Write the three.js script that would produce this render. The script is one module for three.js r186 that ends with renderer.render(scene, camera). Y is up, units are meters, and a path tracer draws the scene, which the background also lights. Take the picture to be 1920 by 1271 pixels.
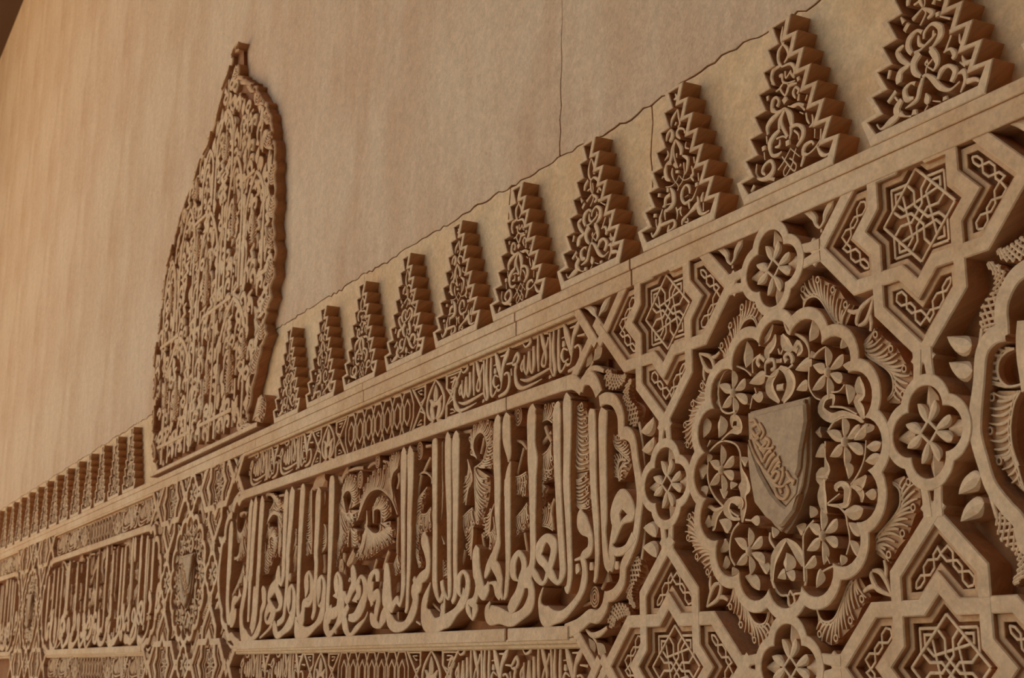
import * as THREE from 'three';
import { mergeGeometries } from 'three/addons/utils/BufferGeometryUtils.js';

// ---------------------------------------------------------------- frame of reference
// The wall stands in the plane z = 0. Wall units (u along, v up, measured from the middle of the large shield) are 0.3 m.
const S = 0.3, Y0 = 1.95;
const BAY = 10.954;                       // from one shield to the next, in wall units
const scene = new THREE.Scene();

// ---------------------------------------------------------------- camera
const camera = new THREE.PerspectiveCamera(27.87, 1920 / 1271, 0.05, 200);
camera.rotation.order = 'YXZ';
camera.position.set(5.3275 * S, Y0 - 0.9959 * S, 4.370 * S);
camera.rotation.set(0.2346, 1.0785, 0.0031);
camera.focus = 2.35;
camera.userData.fStop = 13;
scene.add(camera);

// ---------------------------------------------------------------- light: a gallery open to a sunlit court
scene.background = new THREE.Color(0.62, 0.78, 1.0);
scene.backgroundIntensity = 0.55;
const sun = new THREE.DirectionalLight(0xffe8c6, 5.6);
sun.position.set(6, 20, 8);
sun.target.position.set(-12, 0, 11);
sun.castShadow = true;
sun.shadow.mapSize.set(2048, 2048);
Object.assign(sun.shadow.camera, { left: -50, right: 50, top: 50, bottom: -50, near: 1, far: 90 });
scene.add(sun, sun.target);

const renderer = new THREE.WebGLRenderer({ antialias: true });
renderer.toneMapping = THREE.LinearToneMapping;
renderer.toneMappingExposure = 3.2;
renderer.shadowMap.enabled = true;

// ---------------------------------------------------------------- random numbers and noise
let seed = 7;
const rnd = () => { seed = (seed * 1664525 + 1013904223) >>> 0; return seed / 4294967296; };
const rr = (a, b) => a + (b - a) * rnd();
function lattice(n, s) { let q = s >>> 0; const a = new Float32Array(n * n); for (let i = 0; i < a.length; i++) { q = (q * 1664525 + 1013904223) >>> 0; a[i] = q / 4294967296; } return a; }
function noiseTile(N, cx, cy, s) {          // tileable value noise, N pixels a side, cx by cy cells
  const L = lattice(Math.max(cx, cy), s), n = Math.max(cx, cy), out = new Float32Array(N * N);
  for (let y = 0; y < N; y++) {
    const fy = y / N * cy, y0 = Math.floor(fy), ty = fy - y0, sy = ty * ty * (3 - 2 * ty), a = y0 % cy, b = (y0 + 1) % cy;
    for (let x = 0; x < N; x++) {
      const fx = x / N * cx, x0 = Math.floor(fx), tx = fx - x0, sx = tx * tx * (3 - 2 * tx), c = x0 % cx, d = (x0 + 1) % cx;
      const p = L[a * n + c], q = L[a * n + d], r = L[b * n + c], t = L[b * n + d];
      out[y * N + x] = (p + (q - p) * sx) * (1 - sy) + (r + (t - r) * sx) * sy;
    }
  }
  return out;
}
function layers(N, list) { const o = new Float32Array(N * N); for (const [cx, cy, amp, s] of list) { const n = noiseTile(N, cx, cy, s); for (let i = 0; i < o.length; i++) o[i] += (n[i] - 0.5) * amp; } return o; }
const lin = (c) => c <= 0.04045 ? c / 12.92 : ((c + 0.055) / 1.055) ** 2.4;
function colorTex(N, fn) {
  const d = new Uint8Array(N * N * 4);
  for (let i = 0; i < N * N; i++) { const c = fn(i); for (let k = 0; k < 3; k++) d[i * 4 + k] = Math.max(0, Math.min(255, c[k])); d[i * 4 + 3] = 255; }
  const t = new THREE.DataTexture(d, N, N); t.wrapS = t.wrapT = THREE.RepeatWrapping; t.magFilter = THREE.LinearFilter; t.minFilter = THREE.LinearMipmapLinearFilter; t.generateMipmaps = true; t.colorSpace = THREE.SRGBColorSpace; t.needsUpdate = true; return t;
}
function grayTex(N, a, k) {
  const d = new Uint8Array(N * N * 4);
  for (let i = 0; i < N * N; i++) { const v = Math.max(0, Math.min(255, 128 + a[i] * k)); d[i * 4] = d[i * 4 + 1] = d[i * 4 + 2] = v; d[i * 4 + 3] = 255; }
  const t = new THREE.DataTexture(d, N, N); t.wrapS = t.wrapT = THREE.RepeatWrapping; t.magFilter = THREE.LinearFilter; t.minFilter = THREE.LinearMipmapLinearFilter; t.generateMipmaps = true; t.needsUpdate = true; return t;
}
const mixc = (a, b, t) => [a[0] + (b[0] - a[0]) * t, a[1] + (b[1] - a[1]) * t, a[2] + (b[2] - a[2]) * t];
const cl = (x) => Math.max(0, Math.min(1, x));

// ---------------------------------------------------------------- materials
const N = 1024;
const mott = layers(N, [[3, 3, .7, 11], [7, 7, .6, 12], [17, 17, .5, 13], [41, 41, .35, 14], [97, 97, .25, 15]]);
const grain = layers(N, [[60, 60, .5, 21], [130, 130, .6, 22], [260, 260, .7, 23], [500, 500, .5, 24]]);
const drag = layers(N, [[9, 3, .9, 31], [23, 7, .7, 32], [50, 11, .5, 33], [5, 5, .8, 34]]);
const grainTex = grayTex(N, grain, 150);
function stucco(name, light, dark, spot, opts = {}) {
  const src = opts.drag ? drag : mott, amt = opts.amt ?? 1;
  const map = colorTex(N, (i) => {
    let c = mixc(light, dark, cl(.42 + src[i] * amt));
    const o = cl((mott[(i * 7 + 351) % (N * N)] - .42) * 2.2); c = mixc(c, spot, o * .5);
    if (opts.drag) { const q = cl((mott[i] - .25) * 1.6); c = mixc(c, spot, q * .28); }
    const g = 1 + grain[i] * .10; return [c[0] * g, c[1] * g, c[2] * g];
  });
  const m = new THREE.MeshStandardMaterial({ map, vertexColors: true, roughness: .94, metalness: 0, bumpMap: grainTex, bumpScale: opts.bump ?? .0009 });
  m.name = name; return m;
}
const M = {
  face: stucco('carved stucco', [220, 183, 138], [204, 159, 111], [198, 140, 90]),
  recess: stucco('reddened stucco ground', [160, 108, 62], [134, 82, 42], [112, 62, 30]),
  leaf: stucco('leaf stucco', [206, 162, 114], [186, 136, 92], [172, 114, 70]),
  shield: stucco('worn shield stucco', [190, 156, 116], [170, 132, 94], [150, 130, 104]),
  upper: stucco('old brushed plaster', [214, 182, 144], [200, 160, 120], [192, 142, 102], { drag: true, amt: .6, bump: .0016 }),
  lower: stucco('cream plaster', [222, 186, 138], [210, 165, 114], [202, 140, 92], { amt: .9, bump: .0010 }),
  wood: new THREE.MeshStandardMaterial({ color: 0x5a3a1c, roughness: .8 }),
  blocker: new THREE.MeshStandardMaterial({ color: 0x4c3926, roughness: .95 }),  // dark, so the added unseen walls bounce little light back
  paving: new THREE.MeshStandardMaterial({ color: 0xdcd4c6, roughness: .9 }),
  court: new THREE.MeshStandardMaterial({ color: 0xe8dac2, roughness: .9 }),
};

// ---------------------------------------------------------------- geometry helpers (wall units in, metres out)
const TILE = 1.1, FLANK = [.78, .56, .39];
function finish(pos, nor) {
  const g = new THREE.BufferGeometry(), n = pos.length / 3, uv = new Float32Array(n * 2);
  for (let i = 0; i < n; i++) { uv[2 * i] = (pos[3 * i] + pos[3 * i + 2] * .7) / TILE; uv[2 * i + 1] = (pos[3 * i + 1] + pos[3 * i + 2] * .7) / TILE; }
  g.setAttribute('position', new THREE.BufferAttribute(new Float32Array(pos), 3));
  g.setAttribute('normal', new THREE.BufferAttribute(new Float32Array(nor), 3));
  g.setAttribute('uv', new THREE.BufferAttribute(uv, 2));
  // flanks are tinted darker and redder than the faces that point to the front
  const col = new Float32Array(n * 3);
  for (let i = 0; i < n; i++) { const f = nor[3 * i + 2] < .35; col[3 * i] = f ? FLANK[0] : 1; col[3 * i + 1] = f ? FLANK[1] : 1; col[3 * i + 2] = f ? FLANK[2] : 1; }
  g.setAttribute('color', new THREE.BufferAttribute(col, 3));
  return g;
}
function catmull(P, closed, sub) {
  const n = P.length, o = [];
  const at = (i) => closed ? P[(i + n) % n] : P[Math.max(0, Math.min(n - 1, i))];
  const last = closed ? n : n - 1;
  for (let i = 0; i < last; i++) {
    const a = at(i - 1), b = at(i), c = at(i + 1), d = at(i + 2);
    for (let k = 0; k < sub; k++) {
      const t = k / sub, t2 = t * t, t3 = t2 * t;
      o.push([0, 1, 2].map((j) => .5 * (2 * b[j] + (c[j] - a[j]) * t + (2 * a[j] - 5 * b[j] + 4 * c[j] - d[j]) * t2 + (3 * b[j] - a[j] - 3 * c[j] + d[j]) * t3)));
    }
  }
  if (!closed) o.push(P[n - 1].slice());
  for (const q of o) q[2] = Math.max(.001, q[2]);
  return o;
}
const PROF = {
  flat: (w, z0, z1) => { const b = Math.min(.006, w * .4); return [[-w, z0], [-w, z1 - b], [-w + b, z1], [w - b, z1], [w, z1 - b], [w, z0]]; },
  ridge: (w, z0, z1) => { const r = Math.min(.6 * w, .02); return [[-w, z0], [-w, z1 - r], [0, z1], [w, z1 - r], [w, z0]]; },
  round: (w, z0, z1) => { const r = Math.min(w * .7, (z1 - z0) * .8); return [[-w, z0], [-w, z1 - r], [-.72 * w, z1 - .3 * r], [0, z1], [.72 * w, z1 - .3 * r], [w, z1 - r], [w, z0]]; },
  cup: (w, z0, z1) => { const r = Math.min(.4 * w, .014); return [[-w, z0], [-w, z1], [0, z1 - r], [w, z1], [w, z0]]; },
};
function ribbon(P, z0, z1, o = {}) {          // P: [[u, v, half width] ...]; a moulded strip that follows P
  const prof = PROF[o.prof ?? 'flat'], closed = !!o.closed;
  const pts = o.straight ? P : catmull(P, closed, o.sub ?? 5), n = pts.length, pos = [], nor = [], rows = [];
  for (let i = 0; i < n; i++) {
    const a = closed ? pts[(i - 1 + n) % n] : pts[Math.max(0, i - 1)], b = pts[i], c = closed ? pts[(i + 1) % n] : pts[Math.min(n - 1, i + 1)];
    let t1x = b[0] - a[0], t1y = b[1] - a[1], t2x = c[0] - b[0], t2y = c[1] - b[1];
    const l1 = Math.hypot(t1x, t1y), l2 = Math.hypot(t2x, t2y);
    if (l1 > 1e-9) { t1x /= l1; t1y /= l1; } if (l2 > 1e-9) { t2x /= l2; t2y /= l2; }
    if (l1 <= 1e-9) { t1x = t2x; t1y = t2y; } if (l2 <= 1e-9) { t2x = t1x; t2y = t1y; }
    let tx = t1x + t2x, ty = t1y + t2y; const l = Math.hypot(tx, ty) || 1; tx /= l; ty /= l;
    const m = Math.min(1.9, 1 / Math.max(.3, Math.abs(tx * t1x + ty * t1y)));
    const turn = t1x * t2y - t1y * t2x, bend = Math.abs(turn) > 1e-4 && !o.straight ? (l1 + l2) / 2 / Math.abs(turn) : 1e9;
    const p = prof(b[2], z0, z1 - (o.ramp ?? .0012) * i / n);
    if (bend < b[2]) for (const q of p) if (q[0] * turn < 0) q[0] = Math.sign(q[0]) * Math.min(Math.abs(q[0]), bend * .95);
    rows.push({ x: b[0], y: b[1], nx: ty, ny: -tx, k: m, p, tx, ty });
  }
  const put = (r, q) => [(r.x + r.nx * q[0] * r.k) * S, (r.y + r.ny * q[0] * r.k) * S, q[1] * S];
  const tri = (a, b, c, na, nb, nc) => {
    const e0 = b[0] - a[0], e1 = b[1] - a[1], e2 = b[2] - a[2], f0 = c[0] - a[0], f1 = c[1] - a[1], f2 = c[2] - a[2];
    const d = (e1 * f2 - e2 * f1) * na[0] + (e2 * f0 - e0 * f2) * na[1] + (e0 * f1 - e1 * f0) * na[2];
    if (d < 0) { [b, c] = [c, b]; [nb, nc] = [nc, nb]; }
    pos.push(...a, ...b, ...c); nor.push(...na, ...nb, ...nc);
  };
  const last = closed ? n : n - 1, J = rows[0].p.length;
  for (let i = 0; i < last; i++) {
    const r = rows[i], s = rows[(i + 1) % n];
    for (let j = 0; j < J - 1; j++) {
      const nrm = (w) => { const p0 = w.p[j], p1 = w.p[j + 1]; let dn = -(p1[1] - p0[1]), dz = p1[0] - p0[0]; const L = Math.hypot(dn, dz) || 1; dn /= L; dz /= L; return [w.nx * dn, w.ny * dn, dz]; };
      const A = put(r, r.p[j]), B = put(r, r.p[j + 1]), C = put(s, s.p[j]), D = put(s, s.p[j + 1]), na = nrm(r), nc = nrm(s);
      tri(A, B, D, na, na, nc); tri(A, D, C, na, nc, nc);
    }
  }
  if (!closed) for (const [r, sg] of [[rows[0], -1], [rows[n - 1], 1]]) {
    const nn = [r.tx * sg, r.ty * sg, 0];
    for (let j = 1; j < J - 1; j++) { const a = put(r, r.p[0]), b = put(r, r.p[j]), c = put(r, r.p[j + 1]); sg > 0 ? tri(a, c, b, nn, nn, nn) : tri(a, b, c, nn, nn, nn); }
  }
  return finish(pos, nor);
}
const flatPts = (a, s = 1e-3) => { const o = []; for (let i = 0; i < a.length; i += 3) o.push([a[i] * s, a[i + 1] * s, a[i + 2] * s]); return o; };
function leafGeo(x0, y0, x1, y1, w, z0, z1, bend = 0, prof = 'ridge', peak = .42) {
  const P = [], dx = x1 - x0, dy = y1 - y0, n = 9;
  for (let i = 0; i <= n; i++) {
    const t = i / n, e = t < peak ? Math.sin(t / peak * Math.PI / 2) : Math.cos((t - peak) / (1 - peak) * Math.PI / 2);
    const s = Math.sin(t * Math.PI) * bend; P.push([x0 + dx * t - dy * s, y0 + dy * t + dx * s, Math.max(.0015, w * Math.pow(Math.max(0, e), .8))]);
  }
  return ribbon(P, z0, z1, { prof, straight: true });
}
function plate(outer, z0, z1, holes = [], bev = .004) {
  const sh = new THREE.Shape(outer.map(([x, y]) => new THREE.Vector2(x, y)));
  for (const h of holes) sh.holes.push(new THREE.Path(h.map(([x, y]) => new THREE.Vector2(x, y))));
  const b = Math.min(bev, (z1 - z0) * .4);
  let g = new THREE.ExtrudeGeometry(sh, { depth: z1 - z0 - b, bevelEnabled: b > 0, bevelThickness: b, bevelSize: b, bevelOffset: -b, bevelSegments: 1, curveSegments: 1 });
  g = g.index ? g.toNonIndexed() : g;
  g.translate(0, 0, z0); g.scale(S, S, S);
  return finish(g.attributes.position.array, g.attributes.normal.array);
}
const rect = (a, b, c, d) => [[a, b], [c, b], [c, d], [a, d]];
function dome(x, y, r, z0, h, ry = r) {
  const g = new THREE.SphereGeometry(1, 14, 6, 0, Math.PI * 2, 0, Math.PI / 2).toNonIndexed(); g.rotateX(Math.PI / 2);
  g.scale(r, ry, h); g.computeVertexNormals(); g.translate(x, y, z0); g.scale(S, S, S);
  const s = ribbon(ellipse(x, y, r, ry, 14, .0012), z0 - .06, z0, { closed: true, straight: true });
  return mergeGeometries([finish(g.attributes.position.array, g.attributes.normal.array), s]);
}
const ellipse = (x, y, rx, ry, n, w, a0 = 0) => Array.from({ length: n }, (_, i) => { const a = a0 + i / n * Math.PI * 2; return [x + Math.cos(a) * rx, y + Math.sin(a) * ry, w]; });
function inset(P, d) {                        // offset a counter-clockwise polygon inwards by d
  const n = P.length, o = [];
  for (let i = 0; i < n; i++) {
    const a = P[(i - 1 + n) % n], b = P[i], c = P[(i + 1) % n];
    let e1 = [b[0] - a[0], b[1] - a[1]], e2 = [c[0] - b[0], c[1] - b[1]]; const l1 = Math.hypot(...e1), l2 = Math.hypot(...e2);
    const n1 = [-e1[1] / l1, e1[0] / l1], n2 = [-e2[1] / l2, e2[0] / l2], k = 1 + n1[0] * n2[0] + n1[1] * n2[1];
    o.push([b[0] + (n1[0] + n2[0]) / k * d, b[1] + (n1[1] + n2[1]) / k * d]);
  }
  return o;
}
const poly = (P, w) => P.map(([x, y]) => [x, y, w]);
const rot = (P, q) => P.map(([x, y, w]) => q === 0 ? [x, y, w] : q === 1 ? [-y, x, w] : q === 2 ? [-x, -y, w] : [y, -x, w]);

// ---------------------------------------------------------------- things, parts and names
const taken = {};
function numbered(n) { const k = taken[n] = (taken[n] ?? -1) + 1; return k ? n + '_' + String(k).padStart(3, '0') : n; }
function shade(m) { m.castShadow = m.receiveShadow = true; return m; }
function part(parent, name, geos, mat, label) {
  const list = Array.isArray(geos) ? geos : [geos];
  const m = shade(new THREE.Mesh(list.length > 1 ? mergeGeometries(list) : list[0], mat));
  m.name = name; if (label) m.userData.label = label; parent.add(m); return m;
}
function thing(name, u, v, label, category, group) {
  const o = new THREE.Group(); o.name = numbered(name); o.position.set(u * S, Y0 + v * S, 0);
  o.userData = { label, category }; if (group) o.userData.group = group; scene.add(o); return o;
}
function structure(name, u, v) { const o = new THREE.Group(); o.name = name; o.position.set(u * S, Y0 + v * S, 0); o.userData.kind = 'structure'; scene.add(o); return o; }
function copy(src, u, v, label) {
  const o = src.clone(); o.name = numbered(src.name.replace(/_\d{3}$/, '')); o.position.set(u * S, Y0 + v * S, 0);
  o.userData = { ...src.userData, label }; scene.add(o); return o;
}

// ---------------------------------------------------------------- measured shapes (thousandths of a wall unit: u, v, half width)
const MER_HEART = [['s',409,856,4,396,830,12,424,830,6],
['s',391,763,5,359,709,9,358,658,12,381,620,5],
['s',395,762,5,428,686,15,420,646,11],
['s',350,630,12,310,604,16,302,572,12],
['s',380,616,6,419,625,8,479,580,17,471,549,15,508,508,5],
['s',380,616,5,379,565,12,394,526,5],
['s',403,592,5,410,547,5,402,524,5],
['s',341,560,6,372,563,6],
['s',478,542,6,455,512,13],
['s',394,522,5,324,493,12],
['s',394,522,5,447,476,15,416,460,8],
['s',394,518,5,409,488,6,369,445,6],
['s',477,463,16,476,442,15],
['s',491,437,4,550,399,6],
['s',254,536,6,269,501,16],
['s',277,481,23,292,464,23],
['s',305,331,12,283,376,19,299,414,19,346,430,8,376,408,11],
['s',321,327,12,359,329,6,413,347,8,459,367,5],
['s',383,372,8,392,404,9,438,424,8,482,389,19,481,348,21,435,315,8,413,313,8],
['s',353,402,6,352,360,12,383,339,5],
['s',445,388,5,440,360,11],
['s',351,318,23,312,287,23,311,241,19,349,201,9],
['s',420,307,19,446,258,21,449,223,15,425,197,5],
['s',400,258,15,381,247,4,425,201,5],
['s',427,255,5,388,232,5,380,205,5],
['s',259,392,5,236,390,12,212,376,16,235,330,16,289,281,8],
['s',281,283,8,226,277,17,209,244,24,209,222,16],
['s',159,309,12,142,271,10],
['s',549,349,18,541,318,7,502,262,7],
['s',494,260,5,532,262,8,553,227,18,538,211,11],
['s',592,307,5,591,270,7,613,251,5],
['s',597,202,4,610,162,14,654,162,4],
['s',610,145,5,581,178,4],
['s',357,195,11,380,197,8,417,161,17,454,110,16,512,74,7,572,90,5],
['s',447,149,11,470,184,16,515,188,9,548,150,18,521,108,15],
['s',357,190,11,333,151,15,309,103,14,238,87,3],
['s',310,182,12,279,195,6,240,176,17,247,132,17,293,119,6],
['s',565,129,4,595,129,15,601,87,13,570,38,6],
['s',608,77,14,658,67,10,679,49,6],
['s',370,111,5,373,81,23,377,56,8],
['s',377,51,5,353,32,5],
['s',407,60,3,452,40,3],
['s',478,54,16,478,37,19],
['s',292,61,15,288,37,23],
['s',185,195,12,128,159,12],
['s',176,167,6,192,142,6],
['s',216,140,16,180,107,24,179,73,20,127,57,20,71,45,6,47,77,6],
['s',199,76,16,230,52,4,269,38,5]];
const MER_FLEUR = [['s',386,851,3,373,813,10,368,782,12,383,752,5,395,789,7],
['s',379,753,5,340,727,13,336,671,12,368,629,5],
['s',379,753,5,408,717,12,415,676,10,382,647,7],
['s',275,576,10,294,561,7,273,601,14,293,645,15,348,642,6],
['s',361,632,5,428,624,9,459,583,14,449,545,10,425,578,7],
['s',386,598,7,390,559,5,432,585,8],
['s',338,589,10,358,586,10,362,551,8,395,529,5,461,517,4],
['s',481,528,13,486,505,13],
['s',368,539,4,333,520,7,305,517,5],
['s',368,539,4,340,518,8,377,466,5,406,497,7,395,529,4],
['s',377,463,4,413,508,12,473,498,4],
['s',469,440,6,483,457,10,458,481,7,437,457,11,454,422,5],
['s',530,380,4,545,406,5],
['s',232,516,12,234,491,10],
['s',363,457,20,378,428,20],
['s',306,431,13,322,454,12,303,484,8,272,477,15,262,438,16,272,423,14,305,402,6,366,402,5],
['s',393,402,3,438,380,5,478,379,7,520,331,6],
['s',406,394,3,465,386,9,516,362,7],
['s',473,401,10,481,435,8],
['s',362,399,5,262,380,17,218,348,17,222,304,10],
['s',366,402,5,402,347,23,412,288,16],
['s',358,391,5,322,349,17,312,301,13],
['s',376,399,5,343,364,7,333,321,13,375,237,10],
['s',411,284,13,457,276,9,494,240,17,491,200,17,443,163,9],
['s',405,286,16,402,250,10,391,222,7],
['s',374,219,20,375,191,20],
['s',429,254,6,460,221,6,461,193,5],
['s',318,299,9,262,281,18,229,246,19,242,185,11,289,169,10,324,176,5],
['s',288,258,5,336,255,5,368,234,5],
['s',315,244,5,306,214,10,272,217,5],
['s',208,300,6,209,257,5],
['s',177,254,17,179,230,17],
['s',182,220,5,186,176,4],
['s',569,291,4,572,244,12,542,232,3],
['s',525,316,6,529,278,8,546,249,4],
['s',585,208,5,578,161,4],
['s',628,192,6,621,146,6,606,106,4],
['s',569,128,9,552,152,7,500,147,14,485,112,16,522,95,5,574,108,6,614,135,4],
['s',593,111,6,615,67,13,651,46,8,688,47,4],
['s',497,108,13,483,81,13,464,47,8],
['s',390,171,4,458,103,3],
['s',436,156,4,406,102,5,429,67,5,408,42,5,340,124,5,322,149,4],
['s',390,167,4,333,117,5,284,88,5],
['s',380,120,5,405,93,5,362,48,5,335,39,4,330,68,5,365,97,5],
['s',116,176,5,105,118,10,145,81,10,215,78,20,248,113,17,227,158,10,177,151,10,155,121,12,181,93,5],
['s',207,66,9,254,46,10],
['s',87,67,12,57,39,13],
['s',475,339,3,500,320,3]];
const MER_HOOK = [['s',369,848,4,382,821,14,354,819,5],
['s',390,744,5,331,704,14,315,657,7],
['s',393,742,5,395,698,10,407,650,8,385,632,7],
['s',372,671,10,357,655,5],
['s',300,574,14,327,600,21,314,640,9,277,626,14,265,587,7],
['s',409,554,5,372,593,14,391,621,9,440,603,6,452,573,10],
['s',357,567,5,323,523,15,311,475,18,284,436,14],
['s',357,567,5,407,498,19,405,456,14],
['s',357,555,5,337,509,6,348,440,8,374,385,6],
['s',273,527,4,279,498,11,242,476,4],
['s',364,478,7,366,452,5],
['s',463,517,5,452,487,7,489,466,3],
['s',530,401,7,535,361,7],
['s',313,449,21,263,448,11,243,415,18,252,364,16,294,334,3],
['s',333,425,14,360,394,10],
['s',366,375,21,362,359,21],
['s',419,447,6,466,414,14,464,373,15,448,335,7,427,329,5],
['s',403,402,10,388,389,5],
['s',430,401,5,434,336,5],
['s',318,404,5,310,372,11,329,327,4,369,280,4,361,252,5],
['s',379,341,4,357,314,3,307,299,3,243,311,3],
['s',386,334,4,426,296,3,494,295,4,531,342,5],
['s',434,336,4,412,296,4,376,273,4],
['s',504,355,5,515,305,10,494,295,10,520,261,5],
['s',565,293,5,566,247,7],
['s',543,242,17,542,221,17],
['s',551,210,4,509,164,7,474,154,5],
['s',549,160,5,554,121,16,526,109,20,457,83,8,401,62,14,393,35,7],
['s',547,127,13,558,74,20,590,44,9,655,45,4],
['s',606,167,5,588,140,16,587,115,10],
['s',603,106,6,600,57,5],
['s',476,199,7,471,239,13,438,262,6,402,239,14,393,195,14,426,156,10,481,164,8],
['s',460,154,13,469,109,5],
['s',428,193,2,462,195,2],
['s',257,302,14,256,277,11],
['s',285,293,7,311,246,21,309,191,21,251,170,11,222,166,11,227,113,4],
['s',283,255,11,233,245,14,224,208,14,202,202,5],
['s',170,295,16,165,274,16],
['s',121,183,16,117,162,18],
['s',131,145,7,133,110,7,147,80,7],
['s',202,189,5,171,142,11,170,112,18,146,76,19,94,51,9,77,78,7],
['s',176,97,11,248,94,11,305,90,8,317,57,17,282,41,6,246,43,11,262,73,7],
['s',336,158,7,348,120,8,340,84,3],
['s',349,137,6,391,145,7],
['s',391,145,5,376,120,8,389,91,4],
['s',443,62,5,448,40,7,414,46,4],
['s',238,204,3,288,198,3],
['s',202,376,5,210,387,5,252,369,4]];
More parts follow.
